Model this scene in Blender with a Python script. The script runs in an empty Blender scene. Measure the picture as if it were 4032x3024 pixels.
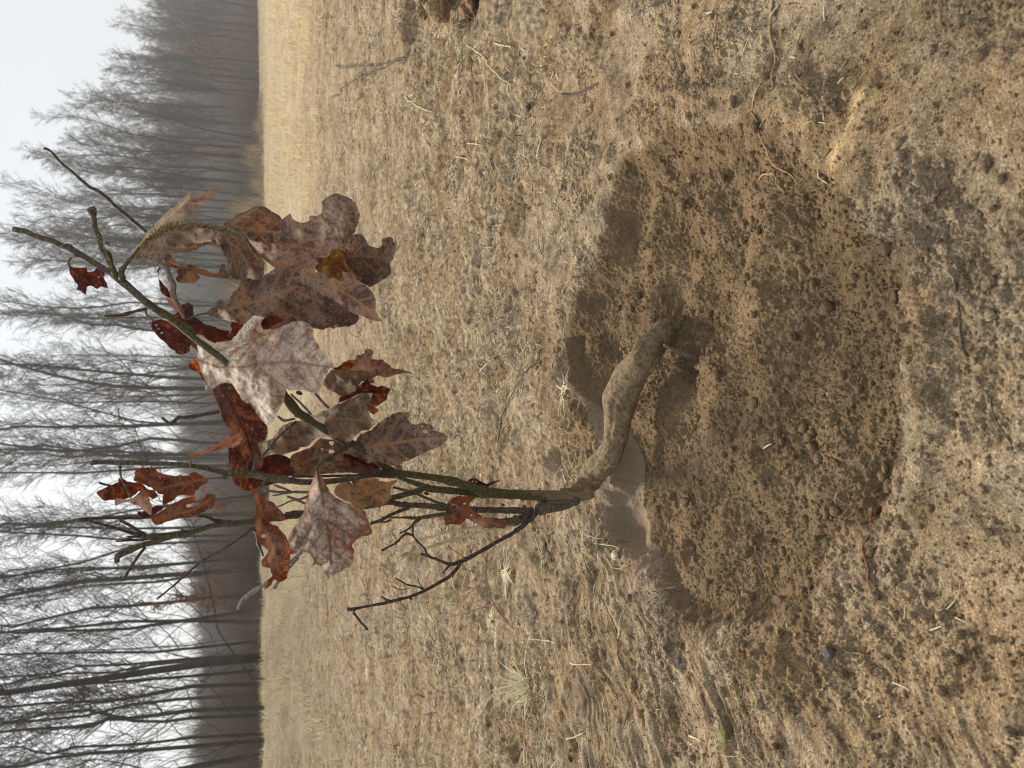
import bpy, math, random
import numpy as np
from mathutils import Vector, Matrix
from mathutils.geometry import delaunay_2d_cdt

# ------------------------------------------------------------------ camera, sky, sun, exposure
sc = bpy.context.scene
COL = sc.collection
CAM_H = 0.60
PITCH = math.radians(18.64)
FPX = 770.0                                   # focal length in pixels of a 1024 wide picture
cd = bpy.data.cameras.new('camera'); cam = bpy.data.objects.new('camera', cd); COL.objects.link(cam)
fw = Vector((0, math.cos(PITCH), -math.sin(PITCH)))
up = Vector((0, math.sin(PITCH), math.cos(PITCH)))
rt = Vector((1, 0, 0))
R = Matrix((-up, rt, -fw)).transposed()      # the phone was held upright, the picture is stored lying on its side
cam.matrix_world = Matrix.Translation((0, 0, CAM_H)) @ R.to_4x4()
cd.sensor_width = 36; cd.lens = FPX / 1024 * 36
cd.clip_start = 0.02; cd.clip_end = 3000
cd.dof.use_dof = True; cd.dof.focus_distance = 1.12; cd.dof.aperture_fstop = 10
sc.camera = cam

SUN_EL, SUN_AZ = math.radians(40), math.radians(-20)     # azimuth from +Y towards +X
w = bpy.data.worlds.new('World'); sc.world = w; w.use_nodes = True
nt = w.node_tree; nt.nodes.clear()
sky = nt.nodes.new('ShaderNodeTexSky'); sky.sky_type = 'NISHITA'; sky.sun_disc = False
sky.sun_elevation = SUN_EL; sky.sun_rotation = SUN_AZ
sky.dust_density = 6; sky.air_density = 1.2; sky.ozone_density = 1.0
hs = nt.nodes.new('ShaderNodeHueSaturation'); hs.inputs['Saturation'].default_value = 0.35
# thin even cloud: most of the light is a pale veil, the rest comes through it from the sky
veil = nt.nodes.new('ShaderNodeMix'); veil.data_type = 'RGBA'; veil.inputs[0].default_value = 0.86
veil.inputs[7].default_value = (6.6, 7.1, 7.65, 1)
bg = nt.nodes.new('ShaderNodeBackground'); bg.inputs['Strength'].default_value = 0.10
ow = nt.nodes.new('ShaderNodeOutputWorld')
nt.links.new(sky.outputs[0], hs.inputs['Color'])
nt.links.new(hs.outputs[0], veil.inputs[6]); nt.links.new(veil.outputs[2], bg.inputs[0]); nt.links.new(bg.outputs[0], ow.inputs[0])

sd = bpy.data.lights.new('sun', 'SUN'); sun = bpy.data.objects.new('sun', sd); COL.objects.link(sun)
sd.energy = 5.0; sd.angle = math.radians(11); sd.color = (1.0, 0.90, 0.76)
sdir = Vector((math.sin(SUN_AZ) * math.cos(SUN_EL), math.cos(SUN_AZ) * math.cos(SUN_EL), math.sin(SUN_EL)))
sun.rotation_euler = sdir.to_track_quat('Z', 'Y').to_euler(); sun.location = (0, 0, 30)

sc.view_settings.view_transform = 'Standard'; sc.view_settings.look = 'None'
sc.view_settings.exposure = 0.30; sc.view_settings.gamma = 1
sc.render.engine = 'CYCLES'
sc.cycles.use_denoising = True; sc.cycles.denoiser = 'OPENIMAGEDENOISE'; sc.cycles.denoising_input_passes = 'RGB_ALBEDO_NORMAL'; sc.cycles.denoising_prefilter = 'ACCURATE'
sc.cycles.pixel_filter_type = 'BLACKMAN_HARRIS'; sc.cycles.filter_width = 1.15
sc.cycles.max_bounces = 6; sc.cycles.diffuse_bounces = 3; sc.cycles.transmission_bounces = 4
sc.cycles.transparent_max_bounces = 8; sc.cycles.volume_bounces = 0

# ------------------------------------------------------------------ reading positions off the picture
# a "crop" (x0, y0, width) is a window of the 4032 px photograph shown 2212 px wide
CR = dict(V=(0, 0, 4032), A=(0, 500, 1100), B=(600, 700, 1100), C=(300, 1500, 1100), D=(900, 1200, 1100),
          E=(1100, 1700, 1100), F=(1900, 1100, 1100), G=(1900, 1700, 1100), H=(2900, 0, 1100),
          J=(0, 1400, 1200), K=(0, 2200, 1100), L=(1000, 0, 1200), M=(1000, 2124, 1200), N=(2000, 2124, 1200),
          O=(2900, 1500, 1132), Q=(2900, 2200, 1132), P=(950, 1250, 700 * 2212 / 1269.), S=(500, 600, 700 * 2212 / 1269.))
FS = FPX * 4032 / 1024.

def src(c, x, y):
    x0, y0, wd = CR[c]; s = wd / 2212.
    return x0 + x * s, y0 + y * s

def ray(X, Y):
    a = (np.asarray(X, float) - 2016) / FS; b = (1512 - np.asarray(Y, float)) / FS
    cp, sp = math.cos(PITCH), math.sin(PITCH)
    return np.stack([b, cp - a * sp, -sp - a * cp], -1)

def at_y(X, Y, dist):
    r = ray(X, Y); t = np.asarray(dist, float) / r[..., 1]
    p = r * t[..., None]; p[..., 2] += CAM_H
    return p

def at_z(X, Y, z):
    r = ray(X, Y); t = (np.asarray(z, float) - CAM_H) / r[..., 2]
    p = r * t[..., None]; p[..., 2] += CAM_H
    return p

def pts(s):
    return [tuple(float(v) for v in q.split(',')) for q in s.split()]

# ------------------------------------------------------------------ noise
def _h(ix, iy, seed):
    n = (ix.astype(np.int64) * 374761393 + iy.astype(np.int64) * 668265263 + seed * 974711) & 0x7fffffff
    n = ((n ^ (n >> 13)) * 1274126177) & 0x7fffffff
    n = ((n ^ (n >> 15)) * 1103515245) & 0x7fffffff
    return ((n ^ (n >> 16)) & 0xffffff) / float(0xffffff)

def vnoise(x, y, seed=0):
    ix = np.floor(x).astype(np.int64); iy = np.floor(y).astype(np.int64)
    fx = x - ix; fy = y - iy
    out = 0
    ux = fx * fx * fx * (fx * (fx * 6 - 15) + 10); uy = fy * fy * fy * (fy * (fy * 6 - 15) + 10)
    def g(dx, dy):
        a = _h(ix + dx, iy + dy, seed) * 6.2831853
        return np.cos(a) * (fx - dx) + np.sin(a) * (fy - dy)
    a = g(0, 0) * (1 - ux) + g(1, 0) * ux
    b = g(0, 1) * (1 - ux) + g(1, 1) * ux
    return (a * (1 - uy) + b * uy) * 1.5

def domes(x, y, cell, seed, rmin=.3, rmax=.62, fill=1.0):
    """heap of rounded crumbs: highest dome over each point, in units of cell"""
    px, py = x / cell, y / cell
    ix = np.floor(px).astype(np.int64); iy = np.floor(py).astype(np.int64)
    best = np.zeros_like(px)
    for dx in (-1, 0, 1):
        for dy in (-1, 0, 1):
            cx, cy = ix + dx, iy + dy
            qx = cx + _h(cx, cy, seed); qy = cy + _h(cx, cy, seed + 7)
            r = rmin + (rmax - rmin) * _h(cx, cy, seed + 13) ** 2
            ok = _h(cx, cy, seed + 17) < fill
            d2 = ((px - qx) ** 2 + (py - qy) ** 2) / (r * r)
            v = np.where(ok, np.sqrt(np.clip(1 - d2, 0, 1)) * r, 0)
            best = np.maximum(best, v)
    return best

def ss(a, b, x):
    t = np.clip((x - a) / (b - a), 0, 1); return t * t * (3 - 2 * t)

def poly_sd(x, y, poly):
    """signed distance to polygon, positive inside"""
    d = np.full(x.shape, 1e9); ins = np.zeros(x.shape, bool)
    n = len(poly)
    for i in range(n):
        ax, ay = poly[i]; bx, by = poly[(i + 1) % n]
        ex, ey = bx - ax, by - ay
        t = np.clip(((x - ax) * ex + (y - ay) * ey) / (ex * ex + ey * ey + 1e-12), 0, 1)
        d = np.minimum(d, np.hypot(x - ax - t * ex, y - ay - t * ey))
        c = ((ay > y) != (by > y)) & (x < (bx - ax) * (y - ay) / (by - ay + 1e-15) + ax)
        ins ^= c
    return np.where(ins, d, -d)

# ------------------------------------------------------------------ mesh helpers
def mesh_np(name, V, F, mat, parent=None, attrs=None, smooth=True, mats=None, fmat=None):
    """V (n,3); F (m,k) array of equal polygons or list of such arrays"""
    me = bpy.data.meshes.new(name)
    Fs = F if isinstance(F, list) else [F]
    Fs = [np.asarray(f) for f in Fs if len(f)]
    V = np.asarray(V, np.float32)
    loops = np.concatenate([f.ravel() for f in Fs]).astype(np.int32)
    tot = np.concatenate([np.full(len(f), f.shape[1]) for f in Fs]).astype(np.int32)
    start = np.concatenate([[0], np.cumsum(tot)[:-1]]).astype(np.int32)
    me.vertices.add(len(V)); me.vertices.foreach_set('co', V.ravel())
    me.loops.add(len(loops)); me.loops.foreach_set('vertex_index', loops)
    me.polygons.add(len(tot)); me.polygons.foreach_set('loop_start', start)
    try: me.polygons.foreach_set('loop_total', tot)
    except Exception: pass
    me.update(calc_edges=True); me.validate()
    for k, a in (attrs or {}).items():
        at = me.attributes.new(k, 'FLOAT', 'POINT'); at.data.foreach_set('value', np.asarray(a, np.float32))
    if smooth: me.polygons.foreach_set('use_smooth', np.ones(len(me.polygons), bool))
    me.materials.append(mat)
    o = bpy.data.objects.new(name, me); COL.objects.link(o)
    if parent: o.parent = parent
    return o

def tag(o, label=None, cat=None, group=None, kind=None):
    if label: o['label'] = label
    if cat: o['category'] = cat
    if group: o['group'] = group
    if kind: o['kind'] = kind
    return o

def empty(name, loc=(0, 0, 0)):
    o = bpy.data.objects.new(name, None); COL.objects.link(o); o.location = loc
    o.empty_display_size = .05
    return o

def smooth_path(P, step):
    """Catmull-Rom through rows of P (xyz + extra columns), resampled about every step"""
    P = np.asarray(P, float)
    if len(P) == 2: Q = np.vstack([P[0] * 2 - P[1], P, P[1] * 2 - P[0]])
    else: Q = np.vstack([P[0] * 2 - P[1], P, P[-1] * 2 - P[-2]])
    out = []
    for i in range(1, len(Q) - 2):
        n = max(1, int(np.linalg.norm(Q[i + 1, :3] - Q[i, :3]) / step))
        t = (np.arange(n) / n)[:, None]
        a, b, c, d = Q[i - 1], Q[i], Q[i + 1], Q[i + 2]
        out.append(.5 * (2 * b + (c - a) * t + (2 * a - 5 * b + 4 * c - d) * t ** 2 + (3 * b - a - 3 * c + d) * t ** 3))
    out.append(Q[-2][None])
    return np.vstack(out)

def tube(P, Rr, sides=10, rough=0., seed=0, freq=400., knots=0.):
    """one closed tube; returns V, [quads, tris]"""
    P = np.asarray(P, float); n = len(P); Rr = np.asarray(Rr, float)
    T = np.gradient(P, axis=0); T /= np.linalg.norm(T, axis=1)[:, None] + 1e-12
    ref = np.array([0.31, -.2, .93]); U = np.zeros_like(P)
    u = np.cross(T[0], ref); u /= np.linalg.norm(u)
    for i in range(n):
        u = u - T[i] * np.dot(u, T[i]); u /= np.linalg.norm(u) + 1e-12; U[i] = u
    W = np.cross(T, U)
    th = np.arange(sides) / sides * 2 * np.pi
    ring = U[:, None] * np.cos(th)[None, :, None] + W[:, None] * np.sin(th)[None, :, None]
    s = np.concatenate([[0], np.cumsum(np.linalg.norm(np.diff(P, axis=0), axis=1))])
    rad = np.repeat(Rr[:, None], sides, 1)
    if rough:
        uu = s[:, None] * freq * .25 + 0 * th[None]; vv = th[None] * 2.2 + 0 * s[:, None]
        rad = rad * (1 + rough * (vnoise(uu, vv, seed) + .6 * vnoise(uu * 3, vv * 2.3, seed + 3)))
    if knots:
        k = np.clip(vnoise(s * 55, s * 0 + seed * 3.7, seed + 5), .25, 1) - .25
        rad = rad * (1 + knots * k[:, None])
    V = (P[:, None] + ring * rad[..., None]).reshape(-1, 3)
    i = np.arange(n - 1)[:, None] * sides; j = np.arange(sides)[None]; j2 = (j + 1) % sides
    quads = np.stack([i + j, i + j2, i + sides + j2, i + sides + j], -1).reshape(-1, 4)
    a, b = len(V), len(V) + 1
    V = np.vstack([V, P[0] - T[0] * Rr[0] * .4, P[-1] + T[-1] * Rr[-1] * .5])
    j = np.arange(sides); j2 = (j + 1) % sides; e = (n - 1) * sides
    tris = np.vstack([np.stack([j2, j, 0 * j + a], -1), np.stack([e + j, e + j2, 0 * j + b], -1)])
    return V, quads, tris

class Bag:
    def __init__(s): s.V = []; s.Q = []; s.T = []; s.n = 0; s.A = []
    def add(s, V, Q=None, T=None, a=0.):
        s.V.append(V)
        if Q is not None and len(Q): s.Q.append(Q + s.n)
        if T is not None and len(T): s.T.append(T + s.n)
        s.A.append(np.broadcast_to(np.asarray(a, float), (len(V),)) if np.ndim(a) == 0 else a)
        s.n += len(V)
    def build(s, name, mat, parent=None, attr=None, smooth=True):
        F = []
        if s.Q: F.append(np.vstack(s.Q))
        if s.T: F.append(np.vstack(s.T))
        return mesh_np(name, np.vstack(s.V), F, mat, parent, {attr: np.concatenate(s.A)} if attr else None, smooth)

def batch_tubes(P, Rr, sides=3):
    """P (N,K,3), Rr (N,K): many thin tubes in one array"""
    N, K, _ = P.shape
    T = np.gradient(P, axis=1); T /= np.linalg.norm(T, axis=2)[..., None] + 1e-12
    ref = np.array([.213, .377, -.9]); ref = ref / np.linalg.norm(ref)
    ref2 = np.where(np.abs((T * ref).sum(-1))[..., None] > .95, np.array([1., 0, 0]), ref)
    U = np.cross(T, ref2); U /= np.linalg.norm(U, axis=2)[..., None] + 1e-12
    W = np.cross(T, U)
    th = np.arange(sides) / sides * 2 * np.pi
    V = P[:, :, None] + Rr[:, :, None, None] * (U[:, :, None] * np.cos(th)[None, None, :, None] + W[:, :, None] * np.sin(th)[None, None, :, None])
    V = V.reshape(-1, 3)
    b = (np.arange(N) * K * sides)[:, None, None]; i = (np.arange(K - 1) * sides)[None, :, None]
    j = np.arange(sides)[None, None]; j2 = (j + 1) % sides
    Q = np.stack([b + i + j, b + i + j2, b + i + sides + j2, b + i + sides + j], -1).reshape(-1, 4)
    return V, Q

def batch_strips(P, Wd, side):
    """P (N,K,3) centre lines, Wd (N,K) half widths, side (N,3) unit: flat blades"""
    N, K, _ = P.shape
    V = np.stack([P - side[:, None] * Wd[..., None], P + side[:, None] * Wd[..., None]], 2).reshape(-1, 3)
    b = (np.arange(N) * K * 2)[:, None]; i = (np.arange(K - 1) * 2)[None]
    Q = np.stack([b + i, b + i + 1, b + i + 3, b + i + 2], -1).reshape(-1, 4)
    return V, Q

# ------------------------------------------------------------------ materials
def newmat(name):
    m = bpy.data.materials.new(name); m.use_nodes = True
    n = m.node_tree; n.nodes.clear()
    o = n.nodes.new('ShaderNodeOutputMaterial'); b = n.nodes.new('ShaderNodeBsdfPrincipled')
    n.links.new(b.outputs[0], o.inputs['Surface'])
    b.inputs['Roughness'].default_value = .9
    b.inputs['Specular IOR Level'].default_value = .2
    return m, n, b, o

def ND(n, t, **kw):
    x = n.nodes.new(t)
    for k, v in kw.items():
        if k in x.inputs: x.inputs[k].default_value = v
        else: setattr(x, k, v)
    return x

def noise(n, scale, detail=4, rough=.6, vec=None, dist=0.):
    t = ND(n, 'ShaderNodeTexNoise', Scale=scale, Detail=detail, Roughness=rough, Distortion=dist)
    if vec is not None: n.links.new(vec, t.inputs['Vector'])
    return t.outputs['Fac']

def ramp(n, fac, stops, interp='LINEAR'):
    r = n.nodes.new('ShaderNodeValToRGB'); r.color_ramp.interpolation = interp
    while len(r.color_ramp.elements) > 1: r.color_ramp.elements.remove(r.color_ramp.elements[0])
    r.color_ramp.elements[0].position = stops[0][0]; r.color_ramp.elements[0].color = (*stops[0][1], 1)
    for p, c in stops[1:]:
        e = r.color_ramp.elements.new(p); e.color = (*c, 1)
    n.links.new(fac, r.inputs[0]); return r.outputs['Color']

def mapr(n, fac, a, b, c=0., d=1.):
    m = ND(n, 'ShaderNodeMapRange'); m.inputs[1].default_value = a; m.inputs[2].default_value = b
    m.inputs[3].default_value = c; m.inputs[4].default_value = d
    n.links.new(fac, m.inputs[0]); return m.outputs[0]

def mix(n, fac, a, b, mode='MIX'):
    m = n.nodes.new('ShaderNodeMix'); m.data_type = 'RGBA'; m.blend_type = mode
    if isinstance(fac, (int, float)): m.inputs[0].default_value = fac
    else: n.links.new(fac, m.inputs[0])
    for i, v in ((6, a), (7, b)):
        if isinstance(v, tuple): m.inputs[i].default_value = (*v, 1)
        else: n.links.new(v, m.inputs[i])
    return m.outputs[2]

def mul(n, a, b, op='MULTIPLY'):
    m = ND(n, 'ShaderNodeMath', operation=op)
    for i, v in ((0, a), (1, b)):
        if isinstance(v, (int, float)): m.inputs[i].default_value = v
        else: n.links.new(v, m.inputs[i])
    return m.outputs[0]

def attr(n, name):
    a = n.nodes.new('ShaderNodeAttribute'); a.attribute_name = name; return a.outputs['Fac']

def pos(n): return n.nodes.new('ShaderNodeNewGeometry').outputs['Position']

def bump(n, b, fac, strength, dist):
    u = ND(n, 'ShaderNodeBump', Strength=strength, Distance=dist)
    n.links.new(fac, u.inputs['Height']); n.links.new(u.outputs[0], b.inputs['Normal'])

def mat_soil():
    m, n, b, o = newmat('sandy soil'); P = pos(n)
    grain = noise(n, 420, 3, .7, P); mid = noise(n, 60, 5, .65, P); big = noise(n, 5, 5, .6, P); patch = noise(n, 13, 4, .6, P)
    dry = ramp(n, grain, [(.28, (.085, .062, .040)), (.42, (.240, .183, .120)), (.57, (.375, .297, .200)), (.70, (.60, .50, .36))])
    dry2 = ramp(n, mid, [(.3, (.50, .47, .44)), (.5, (1, 1, 1)), (.7, (1.3, 1.28, 1.24))])
    dry = mix(n, 1., dry, dry2, 'MULTIPLY')
    dry = mix(n, mapr(n, big, .42, .62), dry, mix(n, 1., dry, (.80, .72, .62), 'MULTIPLY'))
    pit = ramp(n, grain, [(.28, (.112, .075, .044)), (.5, (.212, .149, .087)), (.72, (.325, .240, .148))])
    pit2 = ramp(n, mid, [(.3, (.82, .80, .76)), (.5, (1, 1, 1)), (.7, (1.14, 1.12, 1.06))])
    pit = mix(n, 1., pit, pit2, 'MULTIPLY'); pit = mix(n, 1., pit, ramp(n, patch, [(.35, (.78, .75, .72)), (.65, (1.15, 1.14, 1.12))]), 'MULTIPLY')
    och = ramp(n, grain, [(.30, (.30, .20, .10)), (.5, (.54, .38, .20)), (.7, (.70, .53, .31))])
    hum = ramp(n, grain, [(.30, (.05, .038, .028)), (.5, (.14, .105, .078)), (.72, (.27, .21, .16))])
    smooth = ramp(n, grain, [(.30, (.19, .140, .092)), (.7, (.33, .255, .175))])
    dry = mix(n, 1., dry, ramp(n, patch, [(.30, (.66, .61, .55)), (.48, (1, 1, 1)), (.66, (1.24, 1.23, 1.20))]), 'MULTIPLY')
    dry = mix(n, 1., dry, mix(n, attr(n, 'midfar'), (1., 1., 1.), ramp(n, noise(n, 62, 6, .78, P), [(.36, (.52, .48, .43)), (.5, (1, 1, 1)), (.64, (1.5, 1.48, 1.42))])), 'MULTIPLY')
    mp = ND(n, 'ShaderNodeMapping'); mp.inputs['Rotation'].default_value = (0, 0, -.62); mp.inputs['Scale'].default_value = (1, 9, 1); n.links.new(P, mp.inputs[0])
    dry = mix(n, attr(n, 'drag'), dry, mix(n, 1., dry, ramp(n, noise(n, 7, 5, .7, mp.outputs[0]), [(.36, (.52, .48, .44)), (.47, (1, 1, 1)), (.66, (1.2, 1.18, 1.15))]), 'MULTIPLY'))
    col = mix(n, attr(n, 'humus'), dry, hum)
    col = mix(n, attr(n, 'pit'), col, pit)
    col = mix(n, attr(n, 'ochre'), col, och)
    col = mix(n, attr(n, 'cut'), col, smooth)
    fld = ramp(n, noise(n, 3., 6, .7, P), [(.3, (.19, .145, .095)), (.5, (.36, .285, .18)), (.7, (.48, .39, .26))])
    col = mix(n, attr(n, 'field'), col, fld)
    n.links.new(col, b.inputs['Base Color'])
    hgt = mul(n, mul(n, noise(n, 620, 3, .7, P), .9), mul(n, noise(n, 190, 3, .7, P), .8), 'ADD')
    st = mul(n, 1., mul(n, attr(n, 'cut'), .45), 'SUBTRACT')
    u = ND(n, 'ShaderNodeBump', Distance=.0030); n.links.new(st, u.inputs['Strength'])
    n.links.new(hgt, u.inputs['Height']); n.links.new(u.outputs[0], b.inputs['Normal'])
    b.inputs['Roughness'].default_value = 1; b.inputs['Specular IOR Level'].default_value = .1
    return m

def mat_plain(name, stops, scale=80, rough=.85, trans=0., attrmix=None, bumpd=0.):
    m, n, b, o = newmat(name); P = ND(n, 'ShaderNodeTexCoord').outputs['Object']
    c = ramp(n, noise(n, scale, 4, .65, P), stops)
    if attrmix:
        c = mix(n, attr(n, attrmix[0]), c, ramp(n, noise(n, scale, 4, .65, P), attrmix[1]))
    n.links.new(c, b.inputs['Base Color']); b.inputs['Roughness'].default_value = rough
    if bumpd: bump(n, b, noise(n, scale * 2.5, 4, .7, P), .8, bumpd)
    if trans:
        t = n.nodes.new('ShaderNodeBsdfTranslucent'); n.links.new(c, t.inputs[0])
        s = n.nodes.new('ShaderNodeMixShader'); s.inputs[0].default_value = trans
        n.links.new(b.outputs[0], s.inputs[1]); n.links.new(t.outputs[0], s.inputs[2]); n.links.new(s.outputs[0], o.inputs['Surface'])
    return m

def mat_leaf(name, pale, dark, spot, thr=.5, trans=.22, glow=(.55, .14, .03), seed=0, edge=None, spec=.18, veinc=None):
    """mottled dead leaf: pale ground, darker blotches, fine speckle, veins from the 'vein' attribute"""
    m, n, b, o = newmat(name); T = ND(n, 'ShaderNodeTexCoord').outputs['Object']
    mp = ND(n, 'ShaderNodeMapping'); mp.inputs['Location'].default_value = (seed * 1.37, seed * .71, seed * .3)
    n.links.new(T, mp.inputs[0]); P = mp.outputs[0]
    blot = noise(n, 30, 4, .6, P, .6); spk = noise(n, 330, 2, .6, P); spk2 = noise(n, 900, 2, .6, P); med = noise(n, 110, 3, .6, P)
    v = mul(n, mul(n, mul(n, blot, .40), mul(n, spk, .34), 'ADD'), mul(n, med, .26), 'ADD')
    f = mapr(n, v, thr - .038, thr + .038)
    c = mix(n, f, dark, pale)
    c = mix(n, mul(n, mapr(n, spk, .56, .63), mapr(n, blot, .42, .62, .35, .9)), c, spot)
    c = mix(n, mul(n, mapr(n, spk2, .55, .64), .55), c, mix(n, .5, pale, (.85, .80, .70)))
    lo = noise(n, 9, 3, .5, P)
    c = mix(n, 1., c, ramp(n, lo, [(.35, (.72, .66, .66)), (.6, (1.1, 1.08, 1.04))]), 'MULTIPLY')
    vc = mix(n, 0., veinc or tuple(min(.9, p * q) for p, q in zip(pale, (1.5, 1.2, .85))), dark)
    c = mix(n, mul(n, attr(n, 'vein'), .95), c, vc)
    if edge: c = mix(n, attr(n, 'rim'), c, edge)
    n.links.new(c, b.inputs['Base Color'])
    b.inputs['Roughness'].default_value = .7 if trans < .27 else .95; b.inputs['Specular IOR Level'].default_value = spec if trans < .27 else .03
    hgt = mul(n, mul(n, spk, .35), mul(n, attr(n, 'vein'), 1.), 'ADD')
    bump(n, b, hgt, .5, .0008)
    t = n.nodes.new('ShaderNodeBsdfTranslucent')
    gl = mix(n, mapr(n, v, .49, .60), mix(n, 1., glow, (.16, .07, .2), 'MULTIPLY'), glow)
    gl = mix(n, attr(n, 'vein'), gl, (.06, .02, .01))
    n.links.new(gl, t.inputs[0])
    s = n.nodes.new('ShaderNodeMixShader'); s.inputs[0].default_value = trans
    n.links.new(b.outputs[0], s.inputs[1]); n.links.new(t.outputs[0], s.inputs[2]); n.links.new(s.outputs[0], o.inputs['Surface'])
    return m

M_soil = mat_soil()
M_bark = mat_plain('young oak bark', [(.3, (.030, .026, .018)), (.5, (.085, .074, .050)), (.7, (.19, .165, .12))], 260, .75, bumpd=.0006)
M_green = mat_plain('olive green bark', [(.3, (.024, .023, .010)), (.5, (.066, .062, .027)), (.7, (.15, .135, .075))], 300, .7, attrmix=('base', [(.28, (.085, .060, .034)), (.5, (.175, .127, .075)), (.72, (.27, .205, .13))]), bumpd=.0006)
M_twig = mat_plain('dark twig bark', [(.3, (.022, .016, .014)), (.5, (.060, .045, .040)), (.72, (.17, .135, .12))], 260, .7, bumpd=.0004)
M_greytwig = mat_plain('grey dead twig', [(.3, (.10, .088, .07)), (.5, (.21, .185, .155)), (.7, (.34, .31, .26))], 260, .8, bumpd=.0004)
M_root = mat_plain('earthy root bark', [(.28, (.085, .060, .034)), (.5, (.195, .142, .083)), (.72, (.31, .235, .145))], 150, .95,
                   attrmix=('redness', [(.3, (.11, .060, .036)), (.7, (.20, .12, .07))]), bumpd=.0016)
M_fineroot = mat_plain('fine root', [(.3, (.16, .10, .055)), (.5, (.33, .22, .13)), (.7, (.52, .38, .24))], 200, .85)
M_rootlet = mat_plain('dusty rootlet', [(.3, (.13, .085, .055)), (.7, (.27, .19, .13))], 200, .9)
M_redroot = mat_plain('reddish root', [(.3, (.11, .045, .025)), (.7, (.26, .13, .08))], 200, .8)
M_straw = mat_plain('dry straw', [(.3, (.38, .30, .16)), (.55, (.62, .52, .33)), (.7, (.80, .72, .52))], 40, .7, .2)
M_lichen = mat_plain('crumbly lichen', [(.3, (.085, .062, .030)), (.5, (.23, .175, .090)), (.7, (.44, .36, .20))], 300, .95)
M_tree = mat_plain('grey brown tree bark', [(.3, (.022, .019, .013)), (.6, (.060, .052, .038)), (.75, (.09, .082, .060))], 3, .9)
M_twigs = mat_plain('fine tree twigs', [(.3, (.034, .028, .022)), (.7, (.080, .067, .054))], 2, .9)
M_far = mat_plain('far wood', [(.3, (.035, .032, .026)), (.7, (.095, .085, .070))], .6, .95)
M_brownleaf = mat_plain('withered brown foliage', [(.3, (.16, .065, .025)), (.7, (.36, .17, .075))], 3, .8, .3)
M_brush = mat_plain('bare brush', [(.3, (.060, .045, .032)), (.5, (.14, .105, .075)), (.7, (.28, .22, .15))], 1.2, .9)
M_stone = mat_plain('pebble', [(.3, (.15, .13, .10)), (.7, (.30, .265, .22))], 150, .7, bumpd=.0008)
M_darkstone = mat_plain('dark pebble', [(.3, (.045, .042, .042)), (.7, (.12, .115, .115))], 150, .6, bumpd=.0008)
M_palestone = mat_plain('pale pebble', [(.3, (.35, .31, .22)), (.7, (.62, .57, .45))], 120, .7, bumpd=.0008)
M_clod = mat_plain('brown clod', [(.3, (.10, .06, .03)), (.5, (.22, .14, .075)), (.7, (.36, .24, .13))], 200, 1, bumpd=.002)
def mat_blades(name, cols, trans=.25):
    m, n, b, o = newmat(name)
    c = ramp(n, attr(n, 'tone'), cols); n.links.new(c, b.inputs['Base Color']); b.inputs['Roughness'].default_value = .75
    t = n.nodes.new('ShaderNodeBsdfTranslucent'); n.links.new(c, t.inputs[0])
    s = n.nodes.new('ShaderNodeMixShader'); s.inputs[0].default_value = trans
    n.links.new(b.outputs[0], s.inputs[1]); n.links.new(t.outputs[0], s.inputs[2]); n.links.new(s.outputs[0], o.inputs['Surface'])
    return m
M_litter = mat_blades('grass litter', [(0, (.07, .045, .028)), (.3, (.26, .19, .12)), (.6, (.55, .46, .31)), (.85, (.78, .70, .53)), (.93, (.86, .82, .70)), (.95, (.16, .22, .05)), (1, (.22, .30, .08))])
M_grass = mat_blades('dry field grass', [(0, (.22, .165, .09)), (.4, (.58, .46, .27)), (.8, (.82, .69, .45)), (1, (.34, .32, .17))], .35)
M_tuft = mat_blades('tuft blades', [(0, (.62, .54, .34)), (.6, (.76, .70, .50)), (.8, (.38, .42, .12)), (1, (.20, .30, .06))], .3)
M_greenblade = mat_blades('green blades', [(0, (.14, .24, .04)), (1, (.32, .40, .12))], .3)

# ------------------------------------------------------------------ the ground
def gp(c, s, z=0.):
    a = np.array([src(c, x, y) for x, y in pts(s)]); p = at_z(a[:, 0], a[:, 1], z); return [(q[0], q[1]) for q in p]

PIT = gp('V', '1500,268 1420,285 1345,330 1320,400 1300,470 1290,540 1262,610 1240,680 1226,760 1236,830 1268,880 1300,960 1306,1030 1292,1085 1300,1140 1345,1190 1400,1232 1425,1290 1470,1345 1570,1362 1680,1352 1745,1330 1775,1270 1800,1205 1868,1140 1925,1075 1945,980 1958,860 1968,740 1972,620 1950,540 1905,480 1850,400 1800,345 1720,300 1620,262')
CUT = gp('V', '1240,850 1268,880 1300,960 1306,1030 1292,1085 1300,1140 1345,1190 1400,1232 1412,1225 1375,1160 1345,1100 1338,1030 1330,950 1300,890')
CUT2 = gp('V', '1300,540 1345,530 1360,580 1320,650 1290,640')
OCHRE = [gp('V', '1840,188 1892,208 1888,290 1872,335 1845,362 1795,387 1788,350 1815,322 1800,300 1828,262 1845,225'),
         gp('V', '1735,180 1765,150 1775,230 1770,280 1740,290 1745,220'), gp('V', '1895,390 1930,350 1925,400 1900,440'),
         gp('V', '1700,240 1730,230 1738,270 1710,290')]
HUMUS = gp('V', '1880,640 1905,480 1860,400 1890,330 1990,380 2120,340 2200,300 2230,480 2120,560 1990,640 1975,760 1955,640')
TRK = gp('V', '850,-30 870,40 865,95 880,110 895,60 900,-30')
HOLE2 = gp('V', '985,-30 990,45 1010,75 1035,70 1050,20 1052,-40')
MOUND = gp('V', '900,-30 905,40 940,70 975,60 985,-30')

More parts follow.
